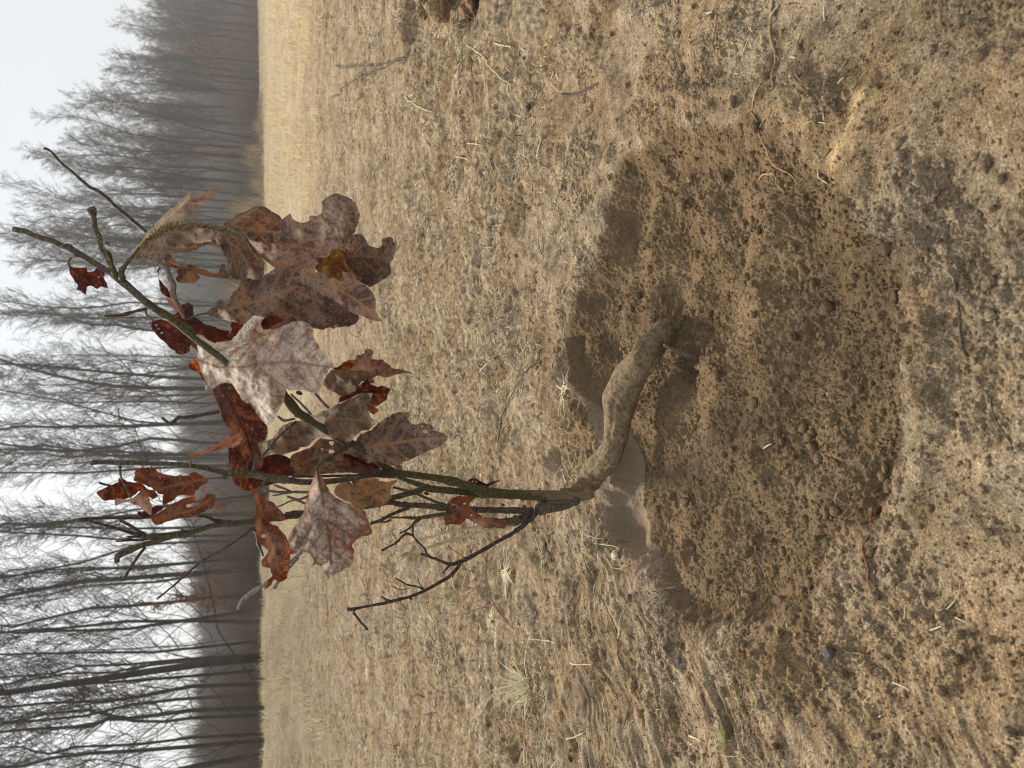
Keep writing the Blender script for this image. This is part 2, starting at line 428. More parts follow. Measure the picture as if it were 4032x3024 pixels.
def height(x, y, sp, full=True):
    """terrain height; sp = local mesh spacing, finer octaves than that are dropped"""
    r = np.hypot(x, y)
    wx = x + .020 * vnoise(x * 11, y * 11, 3) + .006 * vnoise(x * 37, y * 37, 4) + .002 * vnoise(x * 140, y * 140, 8)
    wy = y + .020 * vnoise(x * 11 + 9, y * 11, 5) + .006 * vnoise(x * 37, y * 37 + 7, 6) + .002 * vnoise(x * 140, y * 140 + 4, 9)
    near = r < 3.5
    def sdn(poly, pad=-9.):
        out = np.full(x.shape, pad)
        if near.any(): out[near] = poly_sd(wx[near], wy[near], poly)
        return out
    pit = sdn(PIT); cut = sdn(CUT)
    inp = ss(-.004, .02, pit)
    h = np.zeros_like(x)
    # gentle land, the bank along the near wood, hollows
    h += .05 * vnoise(x * .35, y * .35, 11) * ss(1.5, 6, r) + .022 * vnoise(x * 1.3, y * 1.3, 12) * ss(.8, 3, r)
    h += .012 * vnoise(x * 3.1, y * 3.1, 13)
    mid = ss(1.25, 2.0, r) * ss(30, 8, r)
    h += mid * (.026 * (vnoise(x * 2.2, y * 3.4, 17) + .35 * np.abs(vnoise(x * 5, y * 7, 18))) + .010 * vnoise(x * 7, y * 11, 19)) + mid * .006 * vnoise(x * 17, y * 26, 20) + mid * .005 * vnoise(x * 48, y * 60, 40) * ss(6, 2.5, r)
    out0 = 1 - ss(-.05, .02, sdn(PIT))
    rid = 1 - 2.2 * np.abs(vnoise(x * 5.5 + .8 * vnoise(x * 3, y * 3, 28), y * 5.5, 29))
    h += out0 * near * (.009 * np.clip(rid, -.6, 1) + .010 * vnoise(x * 8, y * 8, 30) + .003 * (1 - 2.4 * np.abs(vnoise(x * 16, y * 16, 36))))
    bank = ss(-1.5, -3.6, x + .10 * (y - 7)) * ss(7.0, 10.0, y) 
    h += bank * .30 * (1 + .5 * vnoise(x * .6, y * .6, 14))
    # the dug pit: steep far wall, floor rising towards the near side
    far = ss(1.12, 1.22, y + .10 * np.abs(x))
    deep = .024 + .016 * ss(.70, 1.15, y)
    deep = deep + .02 * vnoise(x * 9, y * 9, 15)
    wallw = .028 + .045 * ss(.06, .22, x) + .03 * ss(-.25, -.40, x)
    h -= deep * ss(-.02, 1, pit / wallw) * (near)
    rim = np.exp(-((pit + .03) / .03) ** 2) * .010 * near
    h += rim * (1 + vnoise(x * 25, y * 25, 16))
    # left over heap of loose soil in the pit, hollow beneath the root
    h += .014 * np.exp(-(((x + .02) / .16) ** 2 + ((y - .84) / .10) ** 2)) * inp + .030 * np.exp(-(((x - .115) / .045) ** 2 + ((y - 1.115) / .040) ** 2))
    h += inp * (.009 * vnoise(x * 9, y * 9, 37) + .005 * vnoise(x * 19, y * 19, 38))
    for cx, cy, rr, dd in HOLLOWS: h -= dd * np.exp(-(((x - cx) ** 2 + (y - cy) ** 2) / rr ** 2) ** 1.5)
    t1, t2, t3 = sdn(TRK), sdn(HOLE2), sdn(MOUND)
    h -= .10 * ss(-.005, .05, t1) + .10 * ss(-.01, .09, t2)
    h += .06 * ss(-.02, .10, t3)
    # marks dragged through the soil, running away to the left front
    c, s_ = math.cos(.62), math.sin(.62)
    u = x * c + y * s_; v = -x * s_ + y * c + .03 * vnoise(x * 6, y * 6, 27)
    zone = ss(-.12, -.36, x - .12 * (y - .8)) * (1 - ss(-.05, 0, pit)) * ss(2.6, 1.2, r)
    h += zone * (.0075 * vnoise(u * 3, v * 26, 21) + .0050 * vnoise(u * 7, v * 65, 22) + .002 * vnoise(u * 16, v * 150, 39))
    zone2 = ss(.10, .28, x) * (1 - ss(-.06, 0, pit)) * ss(1.3, .8, y)
    c, s_ = math.cos(2.2), math.sin(2.2); u = x * c + y * s_; v = -x * s_ + y * c
    h += zone2 * (.004 * vnoise(u * 5, v * 24, 23) + .003 * vnoise(u * 14, v * 60, 24))
    # flat trodden slabs and cracks
    calm = ss(-.12, .22, vnoise(x * 5.5 + 3, y * 5.5, 25) + .4 * vnoise(x * 14, y * 14, 26)) * (1 - inp)
    def keep(wl): return ss(1.2, 2.6, wl / sp)
    rough = (1 - .45 * cut_m(cut)) * (1 - .82 * calm)
    hy = np.where(near & (pit > -.1), y + 1.3 * h, y)
    wy = wy + (hy - y); x, y0_, y = x, y, hy
    a = .0040 * vnoise(x * 22, y * 22, 31) * keep(.035)
    a += .0042 * vnoise(x * 60, y * 60, 32) * keep(.017) + 0.0028 * vnoise(x * 130, y * 130, 33) * keep(.008)
    a += .0017 * vnoise(x * 270, y * 270, 34) * keep(.0037)
    br = vnoise(x * 45, y * 45, 35); a -= .004 * np.clip(br - .30, 0, 1) * keep(.02)
    h += a * rough * (1 - .2 * inp)
    if full:
        g = near
        if g.any():
            xx, yy = wx[g], wy[g]; ip = inp[g]; rg = (1 - cut_m(cut[g]))
            k1 = keep(.022)[g] if np.ndim(sp) else 1
            hh = domes(xx, yy, .022, 41, .18, .45, .14) * .022 * .75
            hh = np.maximum(hh, domes(xx, yy, .0095, 42, .25, .55, .6) * .0105 * .85)
            hh = hh + domes(xx, yy, .0052, 43, .35, .65, .9) * .0052 * .9
            patch = .35 + .65 * ss(-.25, .3, vnoise(xx * 11, yy * 11, 44))
            hh2 = domes(xx, yy, .0075, 45, .2, .62, .55) * .0075 + domes(xx, yy, .016, 46, .15, .45, .07) * .016
            h[g] += (hh * ip * patch + hh2 * (1 - ip) * (1 - .8 * calm[g]) * .9) * rg * ss(3.4, 1.6, r[g]) * (.38 + .52 * ip)
    return h, inp, cut, calm, pit

def cut_m(c): return ss(-.004, .006, c)

HOLLOWS = []
for c, x, y, rr, dd in (('F', 1440, 650, .032, .045), ('G', 1500, 960, .02, .02), ('M', 680, 1400, .14, .06), ('M', 730, 560, .10, .03), ('M', 1770, 1130, .03, .03),
                        ('V', 1900, 385, .016, .014), ('L', 1100, 330, .06, .05), ('N', 350, 1080, .03, .015), ('N', 500, 1500, .03, .02),
                        ('V', 1230, 905, .03, .02), ('V', 1205, 560, .03, .012), ('G', 570, 220, .022, .03), ('F', 640, 380, .03, .012), ('F', 860, 520, .03, .02), ('V', 2075, 700, .02, .01)):
    X, Y = src(c, x, y); p = at_z(X, Y, 0.); HOLLOWS.append((p[0], p[1], rr, dd))

def build_ground():
    th = np.concatenate([np.linspace(-math.pi, -.68, 90, endpoint=False), np.linspace(-.68, .68, 1240), np.linspace(.68, math.pi, 91)[1:]])
    dep = np.concatenate([np.linspace(math.radians(88), math.radians(54), 60, endpoint=False),
                          np.linspace(math.radians(54), math.radians(34.5), 420, endpoint=False), np.linspace(math.radians(34.5), math.radians(22), 620, endpoint=False), np.linspace(math.radians(22), math.radians(1.0), 440, endpoint=False)])
    rr = CAM_H / np.tan(dep)
    rr = np.concatenate([rr, np.geomspace(rr[-1] * 1.03, 380, 80)])
    TH, RR = np.meshgrid(th, rr)
    x = np.sin(TH) * RR; y = np.cos(TH) * RR
    sp_r = np.gradient(rr)[:, None] + 0 * TH; sp_t = np.gradient(th)[None] * RR
    sp = np.maximum(sp_r * .6, sp_t)
    shp = x.shape
    h, inp, cut, calm, pit = height(x.ravel(), y.ravel(), sp.ravel())
    x, y = x.ravel(), y.ravel(); r = np.hypot(x, y)
    hm = ss(-.03, .04, poly_sd(x + .02 * vnoise(x * 20, y * 20, 51), y + .02 * vnoise(x * 20, y * 20, 52), HUMUS)) * .2
    wx, wy = x + .016 * vnoise(x * 28, y * 28, 53) + .006 * vnoise(x * 120, y * 120, 57), y + .016 * vnoise(x * 28, y * 28, 54)
    oc = np.max([wt * ss(-.008, .012, poly_sd(wx, wy, o)) for o, wt in zip(OCHRE, (.95, .45, .4, .3))], axis=0)
    oc = np.maximum(oc, .8 * ss(.0, .05, poly_sd(wx, wy, HOLE2)) * 0 + .12 * ss(.46, .7, vnoise(x * 9, y * 9, 55)) * (r < 3))
    oc *= (1 - .6 * ss(.25, .4, vnoise(x * 90, y * 90, 56)))
    pitc = np.maximum(ss(-.009, .006, pit - .006 + .012 * vnoise(x * 9, y * 9, 58) + .007 * vnoise(x * 30, y * 30, 60) + .006 * vnoise(x * 90, y * 90, 64)), .8 * ss(-.10, .05, poly_sd(wx, wy, HOLE2)))
    fld = ss(8.0, 13., y + 3.0 * vnoise(x * .7, y * .7, 59) + 1.5 * vnoise(x * 2.5, y * 2.5, 62))
    cols, rows = shp[1], shp[0]
    i = np.arange(rows - 1)[:, None] * cols; j = np.arange(cols - 1)[None]
    Q = np.stack([i + j, i + cols + j, i + cols + j + 1, i + j + 1], -1).reshape(-1, 4)
    V = np.stack([x, y, h], -1)
    c0 = len(V); V = np.vstack([V, [0, 0, 0]])
    j = np.arange(cols - 1); T = np.stack([j, j + 1, 0 * j + c0], -1)
    z = lambda a: np.append(a, 0)
    o = mesh_np('ground', V, [Q, T], M_soil, attrs=dict(pit=z(pitc), ochre=z(oc), humus=z(hm), cut=z(cut_m(cut)), field=z(fld), midfar=z(ss(1.2, 2.2, r)), drag=z(ss(-.05, -.25, x - .12 * (y - .8)) * ss(2.8, 1.2, r))))
    tag(o, kind='structure')
    return o
build_ground()

def ground_h(x, y):
    x = np.atleast_1d(np.asarray(x, float)); y = np.atleast_1d(np.asarray(y, float))
    return height(x, y, np.full(x.shape, .002))[0]

rng = np.random.default_rng(7)

# loose crumbs lying on the soil
def build_crumbs():
    import bmesh
    bm = bmesh.new(); bmesh.ops.create_icosphere(bm, subdivisions=1, radius=1)
    v0 = np.array([v.co[:] for v in bm.verts]); f0 = np.array([[v.index for v in f.verts] for f in bm.faces]); bm.free()
    n = 26000
    d = np.radians(rng.uniform(12, 53, n)); r = CAM_H / np.tan(d); th = rng.uniform(-.66, .66, n)
    x, y = np.sin(th) * r, np.cos(th) * r
    h, inp, cut, calm, pit = height(x, y, np.full(n, .002))
    okk = (rng.random(n) < np.where(inp > .5, .95, .35)) & (cut < -.006)
    x, y, h, r, inp = x[okk], y[okk], h[okk], r[okk], inp[okk]; n = len(x)
    sz = .0009 + .0016 * rng.random(n) ** 2 + .006 * rng.random(n) ** 22
    S = sz[:, None] * rng.uniform(.65, 1.15, (n, 3))
    jit = 1 + .22 * rng.standard_normal((n, len(v0), 1))
    V = v0[None] * jit * S[:, None] + np.stack([x, y, h + sz * .25], -1)[:, None]
    F = (f0[None] + (np.arange(n) * len(v0))[:, None, None]).reshape(-1, 3)
    pa = np.repeat(inp, len(v0)); zz = np.zeros(len(pa))
    o = mesh_np('soil_crumbs', V.reshape(-1, 3), F, M_soil, attrs=dict(pit=pa, ochre=zz, humus=zz, cut=zz, field=zz))
    tag(o, 'loose brown soil crumbs strewn over the pit and the bare ground', 'soil', kind='stuff')
build_crumbs()

# short pale litter of broken grass between the plant and the field
def build_litter():
    n = 190000
    dep = np.radians(rng.uniform(3.5, 40, n) ** 1.0); r = CAM_H / np.tan(dep); th = rng.uniform(-.62, .62, n)
    x, y = np.sin(th) * r, np.cos(th) * r
    h, inp, cut, calm, pit = height(x, y, np.full(n, .004))
    dens = .010 + .30 * ss(1.2, 1.7, y) + .68 * ss(1.6, 3.2, y)
    dens *= .10 + 1.0 * ss(-.15, .45, vnoise(x * 2.0, y * 3.0, 61) + .5 * vnoise(x * 8, y * 8, 63)) ** 1.3
    ok = (rng.random(n) < dens) & (inp < .3)
    x, y, h = x[ok], y[ok], h[ok]; n = len(x); r = np.hypot(x, y)
    L = rng.uniform(.004, .024, n) * np.interp(r, [.5, 1.3], [.6, 1.]) * (1 + 1.3 * (rng.random(n) < .10)) * (1 + .25 * np.clip(r - 1.5, 0, 5))
    az = rng.uniform(0, 2 * np.pi, n); el = np.abs(rng.normal(0, .22, n)) + .02
    el = np.where(rng.random(n) < .07, rng.uniform(.4, 1.3, n), el)
    d = np.stack([np.cos(az) * np.cos(el), np.sin(az) * np.cos(el), np.sin(el)], -1)
    s = np.linspace(0, 1, 4)
    bend = np.stack([-np.sin(az), np.cos(az), 0 * az], -1) * (rng.normal(0, .12, n) * L)[:, None]
    P = np.stack([x, y, h + .001], -1)[:, None] + d[:, None] * (L[:, None] * s[None])[..., None] + bend[:, None] * (s * s)[None, :, None]
    P[..., 2] += .06 * L[:, None] * np.sin(s * 3.1)[None]
    wdt = rng.uniform(.0004, .0012, n) * (1 + .3 * np.clip(r - 1.3, 0, 6))
    Wd = wdt[:, None] * np.array([1, 1, .9, .35])[None]
    V, Q = batch_tubes(P, Wd, 3)
    tone = np.repeat(np.clip(rng.normal(.48, .26, n), 0, .92) + (rng.random(n) < .035) * .5, 12).clip(0, 1)
    o = mesh_np('grass_litter', V, Q, M_litter, attrs=dict(tone=tone), smooth=False)
    tag(o, 'pale broken grass and straw litter strewn over the bare sandy soil', 'grass litter', kind='stuff')
build_litter()

# the dry field grass towards the wood
def build_field():
    n = 150000
    r = 7.2 * (120 / 7.2) ** (rng.random(n) ** 1.5); th = rng.uniform(-.66, .66, n)
    x, y = np.sin(th) * r, np.cos(th) * r
    clump = vnoise(x * 1.1, y * 1.1, 71) + .5 * vnoise(x * 3, y * 3, 72)
    lim = 10.0
    ok = (rng.random(n) < ss(-1.5, 5.5, y - lim + 4.5 * clump)) & (rng.random(n) < .35 + .65 * ss(-.3, .2, clump))
    x, y, r, clump = x[ok], y[ok], r[ok], clump[ok]; n = len(x)
    h = height(x, y, np.full(n, .2), False)[0]
    L = rng.uniform(.04, .12, n) * (.45 + 1.3 * ss(-.3, .7, clump)) * .62 * (1 + 1.3 * ss(13, 22, y) * ss(-.1, .5, vnoise(x * .7, y * .3, 73)))
    az = rng.uniform(0, 2 * np.pi, n); lean = np.abs(rng.normal(.5, .35, n))
    s = np.linspace(0, 1, 3)
    P = np.zeros((n, 3, 3)); P[..., 0] = x[:, None] + np.cos(az)[:, None] * lean[:, None] * L[:, None] * (s ** 1.6)[None]
    P[..., 1] = y[:, None] + np.sin(az)[:, None] * lean[:, None] * L[:, None] * (s ** 1.6)[None]
    P[..., 2] = h[:, None] - .01 + L[:, None] * s[None]
    a2 = rng.uniform(-.9, .9, n); side = np.stack([np.cos(a2), np.sin(a2), 0 * a2], -1)
    Wd = (rng.uniform(.0016, .0032, n) * (.5 + r / 9))[:, None] * np.array([1, .8, .15])[None]
    V, Q = batch_strips(P, Wd, side)
    tone = np.repeat(np.clip(rng.normal(.5, .22, n) + .2 * clump, 0, .85) + (rng.random(n) < .05) * .3, 6).clip(0, 1)
    o = mesh_np('field_grass', V, Q, M_grass, attrs=dict(tone=tone), smooth=False)
    tag(o, 'dry yellow grass of the field in front of the bare wood', 'grass', kind='stuff')
build_field()

# ------------------------------------------------------------------ the oak sapling
SAP = empty('oak_sapling', tuple(at_z(*src('F', 1500, 380), -.02)))
tag(SAP, 'young oak sapling with withered brown leaves, its stem bent across the dug pit', 'sapling')
def child(o):
    o.parent = SAP; o.matrix_parent_inverse = Matrix.Translation(SAP.location).inverted(); return o

def path_y(c, s, Y0, Y1):
    a = np.array([(*src(c, q[0], q[1]), q[2]) for q in pts(s)])
    L = np.concatenate([[0], np.cumsum(np.hypot(np.diff(a[:, 0]), np.diff(a[:, 1])))]); L /= L[-1] + 1e-9
    D = Y0 + (Y1 - Y0) * L
    P = at_y(a[:, 0], a[:, 1], D)
    t = D / ray(a[:, 0], a[:, 1])[:, 1]
    r = a[:, 2] * CR[c][2] / 2212. / FS * t
    return np.column_stack([P, r])

class Wood:
    """collects the pieces of one part"""
    def __init__(s): s.b = Bag(); s.parts = []
    def add(s, c, st, Y0, Y1, sides=8, rough=.16, knots=.5, seed=None, step=.003, base=(0, 0)):
        Pr = smooth_path(path_y(c, st, Y0, Y1), step)
        k = len(Pr)
        wob = .0006 * np.stack([vnoise(np.arange(k) * .22, np.full(k, 3.1 * (s.b.n % 97) + i), 5) for i in range(3)], -1)
        V, q, t = tube(Pr[:, :3] + wob, np.maximum(Pr[:, 3], .0004), sides, rough, s.b.n % 1000, 300, knots)
        s.b.add(V, q, t, np.linspace(base[0], base[1], len(V)).clip(0, 1)); p = Bag(); p.add(V, q, t); s.parts.append(p); return s
    def buds(s, c, st, Y, r=9):
        for x, y in pts(st):
            P = path_y(c, '%g,%g,%g %g,%g,%g' % (x - r, y - r * .3, r * .6, x + r, y + r * .3, r * .8), Y, Y)
            V, q, t = tube(np.vstack([P[0, :3], P.mean(0)[:3], P[1, :3]]), [P[0, 3], P[0, 3] * 1.5, P[0, 3] * .7], 6, .3, 3)
            s.b.add(V, q, t)
        return s
    def each(s, name, mat, label=None):
        for b in s.parts: o = child(b.build(name, mat)); o['label'] = label or name
    def done(s, name, mat, label=None):
        o = child(s.b.build(name, mat, attr='base'))
        if label: o['label'] = label
        return o

# the thick bent stem lying over the pit
def root_part():
    zs = [-.13, -.095, -.055, -.022, -.002, .022, .026, .028, .026, .024, .022, .022, .026, .03]
    st = pts('1640,230,75 1570,310,95 1490,375,108 1420,440,110 1350,510,108 1280,610,112 1195,730,122 1120,850,132 1085,950,137 1085,1050,122 1062,1180,98 1050,1300,88 1000,1400,98 900,1500,104')
    a = np.array([(*src('F', q[0], q[1]), q[2]) for q in st])
    P = at_z(a[:, 0], a[:, 1], np.array(zs)); t = P[:, 1] / ray(a[:, 0], a[:, 1])[:, 1]
    Pr = np.column_stack([P, a[:, 2] * .4973 / FS * t])
    g = path_y('G', '835,400,88 775,465,70 700,498,50 620,500,43', P[-1, 1] + .012, P[-1, 1])
    Pr = smooth_path(np.vstack([Pr, g]), .0016)
    V, q, tt = tube(Pr[:, :3], Pr[:, 3], 64, .06, 3, 60)
    n = len(V); nrm = np.zeros_like(V)
    ctr = np.repeat(Pr[:, :3], 64, 0); nrm[:n - 2] = V[:n - 2] - ctr; nrm /= np.linalg.norm(nrm, axis=1)[:, None] + 1e-9
    s = np.repeat(np.arange(len(Pr)) * .0016, 64); s = np.append(s, [0, s[-1]])
    ang = np.append(np.tile(np.arange(64) / 64 * .15, len(Pr)), [0, 0])
    d = .0030 * vnoise(s * 30, ang * 40, 81) + .0010 * vnoise(s * 160, ang * 190, 82) + .0006 * vnoise(s * 420, ang * 420, 83)
    lump = domes(s, ang, .005, 84, .2, .6, .5) * .005 * ss(.05, .45, vnoise(s * 22, ang * 30, 85)) * .7
    V = V + nrm * (d + lump)[:, None]
    red = ss(.0, .02, s - s.max() + .075) * (1 - ss(-.03, 0., s - s.max()))
    o = child(mesh_np('bent_stem', V, [q, tt], M_root, attrs=dict(redness=red * .6)))
    o['label'] = 'thick earthy lower stem bent over the pit'
    return P[-1, 1]
YB = root_part()
cd.dof.focus_distance = 1.26

# main stems, in the order they leave the bent stem
w1 = Wood()
w1.add('G', '860,470,60 780,500,50 700,510,44 500,500,38 300,495,35 50,487,37', YB, YB, 16, .10, base=(1.5, -.1))
w1.add('E', '2100,513,36 1900,500,36 1650,480,40 1500,430,32 1380,395,30 1200,360,28 1000,335,27 920,330,32', YB, YB - .01, 14, .10)
w1.add('D', '1330,1340,30 1250,1285,28 1130,1200,27 1000,1110,28 930,1090,32 850,1040,32 750,980,30 650,920,30 560,860,34 500,800,40 455,735,34 400,660,30', YB - .01, YB - .05, 14, .12)
w1.add('B', '640,1500,30 345,1280,26 250,1200,28 150,1120,28 0,1030,26', YB - .05, YB - .04, 12, .12)
w1.buds('D', '500,790 545,880 470,760 560,700', YB - .03, 22)
w1.done('stem', M_green, 'green stem rising from the bend and leaning to the right')
w2 = Wood()
w2.add('A', '1540,1640,28 1400,1540,30 1200,1420,31 1080,1320,30 960,1220,32 900,1170,28 800,1110,24 700,1050,22 600,990,27 520,950,24 400,900,24 300,870,22 200,830,22 140,812,24 100,812,14', YB - .04, YB, 12, .16)
w2.add('A', '930,1190,24 880,1100,22 850,1010,24 800,950,20 780,850,17 750,790,21 742,700,21 730,665,30 715,645,26', YB - .03, YB - .06, 10, .35, 1.1)
w2.add('A', '960,1200,26 962,1150,24 1000,1080,15 1045,1030,13', YB - .03, YB - .06, 8, .4, 1.)
w2.add('A', '1160,1440,13 1050,1465,12 980,1485,14 900,1498,13 825,1502,7', YB - .04, YB - .07, 7, .3, 1.)
w2.add('A', '1150,1440,9 1162,1490,8 1215,1535,6', YB - .04, YB - .06, 6)
w2.add('A', '590,990,10 560,940,12 500,935,10', YB - .01, YB - .02, 6)
w2.buds('A', '500,940 560,945 600,1020 950,1150 1150,1440 850,920 790,870 120,800 735,650', YB - .02, 16)
w2.done('branch', M_bark, 'topmost branch with snapped lichen-spotted side twigs')
w = Wood()
w.add('A', '1155,830,12 1050,740,14 950,660,14 820,540,15 760,500,15 700,470,13 600,380,12 480,280,11 400,190,10 355,168,12', YB - .02, YB + .03, 8, .2)
w.buds('A', '815,535 705,475 355,172', YB, 11)
w.done('twig', M_twig, 'long straight dark twig pointing to the upper right')
w = Wood()
w.add('A', '1270,1080,16 1320,1130,19 1350,1200,22 1372,1250,22 1365,1310,24 1390,1370,19 1425,1440,17 1460,1510,14', YB - .03, YB - .01, 9, .2, .8)
w.buds('A', '1372,1240 1360,1320 1275,1110', YB - .02, 16)
w.done('twig', M_greytwig, 'pale grey crooked twig')

w = Wood()
w.add('D', '1330,1345,30 1150,1345,23 1000,1370,20 800,1400,22 600,1403,24 400,1378,26 200,1345,26 0,1328,24', YB - .01, YB - .08, 12, .13)
w.add('C', '1700,790,26 1540,770,27 1400,732,24 1200,730,25 1160,722,24 1050,695,22 900,670,18 700,655,17 500,650,17 350,650,17 200,645,16 130,643,20', YB - .075, YB - .06, 12, .13)
w.buds('C', '1190,725 1180,770 1205,720 350,660 350,680 140,640 130,655 915,672 1505,790 1410,700', YB - .075, 15)
w.done('branch', M_bark, 'long upright branch with a blunt tip')
w = Wood()
w.add('D', '845,1282,9 900,1290,13 1000,1300,14 1100,1325,26 1250,1333,30 1330,1345,26', YB - .04, YB - .01, 9, .25)
w.add('D', '500,1360,9 700,1358,10 900,1355,10 1080,1350,13 1150,1340,18', YB - .05, YB - .02, 8, .2)
w.buds('D', '850,1285 1110,1340 1090,1310', YB - .04, 14)
w.each('twig', M_twig, 'dark snapped stub beside the main fork')
w = Wood()
w.add('E', '1660,500,30 1560,493,27 1480,480,28 1400,470,27 1200,452,28 1150,440,31 1100,465,25 1000,495,23 900,520,21 800,545,18', YB + .005, YB + .02, 12, .12)
w.add('E', '1150,440,26 1080,410,22 1000,382,18 930,360,14', YB + .02, YB + .05, 9)
w.buds('E', '1155,430 1165,490 1640,450', YB + .01, 18)
w.done('branch', M_green, 'short green branch forking behind the tan leaf')
w = Wood()
w.add('G', '760,520,46 690,545,52 610,565,62 540,580,62 480,600,54 430,622,44', YB, YB + .01, 14, .2, base=(1, .5))
w.add('E', '2000,640,40 1930,625,27 1800,622,25 1600,620,24 1300,605,22 1200,590,22 1000,580,22 920,568,22 870,555,24 700,590,20 450,620,22 190,645,24 50,660,26', YB + .01, YB + .02, 12, .13)
w.add('E', '2000,670,40 1900,695,32 1790,712,28 1700,705,20 1650,700,12', YB + .01, YB, 9, .3)
w.add('C', '1900,1040,26 1840,1048,24 1700,1070,26 1500,1100,25 1400,1112,24 1250,1130,24 1160,1130,28 1110,1140,24 1000,1170,20 900,1200,23 860,1215,26 800,1225,19 700,1250,18 600,1280,22 550,1290,20 500,1310,21 430,1340,22 370,1365,26 335,1385,26 322,1410,20 325,1435,18', YB + .01, YB - .05, 12, .2, .9)
w.add('C', '900,1195,18 800,1208,20 700,1220,20 600,1232,22 550,1245,24', YB - .02, YB - .04, 9, .2)
w.buds('C', '435,1310 860,1220 850,1185 1110,1120 1160,1115 560,1225 530,1210 330,1380', YB - .03, 18)
w.buds('E', '1770,580 1940,590 1000,560 920,580 2020,640', YB + .01, 14)
w.done('branch', M_bark, 'left hand branch climbing to a hooked tip')
w = Wood()
w.add('C', '560,1240,17 500,1222,15 400,1190,14 300,1165,13 150,1120,12 20,1095,12', YB - .04, YB - .05, 7)
w.add('C', '12,1095,10 100,1090,11 250,1085,12 400,1085,12 500,1083,12 600,1078,12', YB - .05, YB - .03, 7)
w.add('C', '345,1100,11 400,1130,12 500,1190,14 545,1218,16', YB - .045, YB - .04, 7)
w.add('C', '545,1258,7 500,1260,7 400,1265,7 315,1270,6', YB - .04, YB - .07, 6)
w.add('C', '530,1240,9 460,1235,9 410,1232,9 440,1250,6 360,1252,6', YB - .04, YB - .06, 6)
w.add('C', '545,1320,11 480,1400,12 430,1480,11 370,1572,11', YB - .04, YB - .02, 7)
w.add('C', '180,805,10 230,820,9 300,835,8', YB - .02, YB - .02, 6)
w.buds('C', '250,1085 130,1155 410,1232 430,1470 365,1575 545,1220', YB - .04, 10)
w.done('twig', M_twig, 'cluster of purplish twigs ending in a sharp V')
w = Wood()
w.add('C', '1405,1160,12 1300,1238,9 1200,1310,9 1100,1368,9 1000,1422,9 900,1505,8 800,1595,8 640,1728,7', YB, YB + .04, 6)
w.add('C', '1400,1160,11 1430,1222,10 1440,1290,9 1480,1385,8', YB, YB - .02, 6)
w.add('C', '960,1070,9 1000,1070,10 1040,1080,12 1090,1100,13 1140,1110,16 1165,1112,14', YB - .06, YB - .01, 7, .3)
w.add('C', '1130,245,15 1000,266,15 930,280,16 850,290,15 800,290,14 775,320,16 750,336,14 725,330,12 680,290,12', YB - .02, YB + .01, 8, .25)
w.buds('C', '1400,1155 1310,1232 870,1540', YB, 12)
w.each('twig', M_twig)
w = Wood()
w.add('C', '1785,1360,11 1700,1430,13 1620,1490,13', YB - .08, YB - .06, 7)
w.add('C', '1760,1400,8 1650,1525,9 1600,1590,14 1565,1640,15', YB - .07, YB - .05, 7, .3)
w.add('K', '2120,190,15 2060,225,15 1950,300,17 1910,345,14 1885,400,9', YB - .06, YB - .03, 7)
w.add('E', '150,970,10 90,1040,12', YB - .04, YB - .04, 6)
w.buds('K', '1915,325 2070,265', YB - .05, 16)
w.each('twig', M_greytwig, 'grey twig tip beside the curled leaf')
w = Wood()
w.add('C', '1890,100,11 1940,155,11 2000,215,11', YB, YB + .01, 6)
w.add('C', '1700,105,11 1760,160,10 1800,200,10 1860,265,10', YB, YB + .01, 6)
w.add('C', '1490,860,8 1600,880,11 1850,880,11', YB + .04, YB + .04, 6)
w.add('C', '1560,820,6 1640,850,9 1700,875,9', YB + .04, YB + .04, 6)
w.add('C', '1670,915,11 1740,940,12 1815,972,10', YB + .03, YB + .03, 6)
w.add('C', '1590,1000,6 1700,950,7 1790,930,10 1850,900,9', YB + .03, YB + .04, 6)
w.add('C', '1555,908,7 1620,898,6 1680,888,6', YB + .03, YB + .03, 6)
w.add('D', '390,885,12 440,915,12 520,905,12', YB - .02, YB - .03, 6)
w.each('twig', M_greytwig, 'thin pale twig behind the leaves')
w = Wood()
w.add('E', '1330,590,13 1250,560,13 1150,520,12 1040,475,11 900,440,11', YB + .01, YB + .05, 7)
w.add('E', '1030,600,15 960,625,14 900,650,14 800,700,14 720,730,13', YB + .01, YB - .01, 7)
w.add('E', '1350,650,16 1250,660,16 1100,682,15 1000,680,11 950,680,9 810,676,7', YB + .01, YB - .02, 7, .25)
w.add('E', '1110,690,16 1070,720,13 1040,755,9 1000,780,8 950,805,6', YB, YB - .02, 6, .3)
w.add('E', '1065,725,9 1055,780,8 1056,825,9', YB - .01, YB - .01, 6)
w.add('E', '880,700,12 850,710,10 800,722,7', YB - .01, YB - .02, 6, .4)
w.buds('E', '1075,690 1090,680 880,705 1010,595 1055,820', YB - .01, 14)
w.each('twig', M_bark, 'short knotty dead twig low on the sapling')
w = Wood()
w.add('G', '380,630,24 330,690,17', YB, YB - .005, 8, .3)
w.add('E', '2025,640,28 1990,690,19 1950,725,18 1850,800,17 1700,885,16 1550,972,16 1430,1030,17 1350,1048,14 1250,1012,10 1170,985,11', YB, YB - .06, 9, .15)
w.add('E', '1350,1048,12 1325,1085,10 1298,1112,6', YB - .05, YB - .06, 6)
w.add('E', '1175,985,12 1120,970,11', YB - .06, YB - .06, 6)
w.add('E', '1172,985,10 1150,930,9 1105,880,9 1055,822,9 1005,805,12 970,830,8 930,875,11 880,905,8 820,938,9', YB - .06, YB - .08, 7, .3)
w.add('E', '1430,1030,15 1415,1070,15 1365,1130,16 1320,1165,14 1200,1232,14 1100,1280,12 1000,1315,12 860,1350,13 800,1365,11 650,1390,11 550,1408,13 535,1408,8', YB - .05, YB - .12, 8, .16)
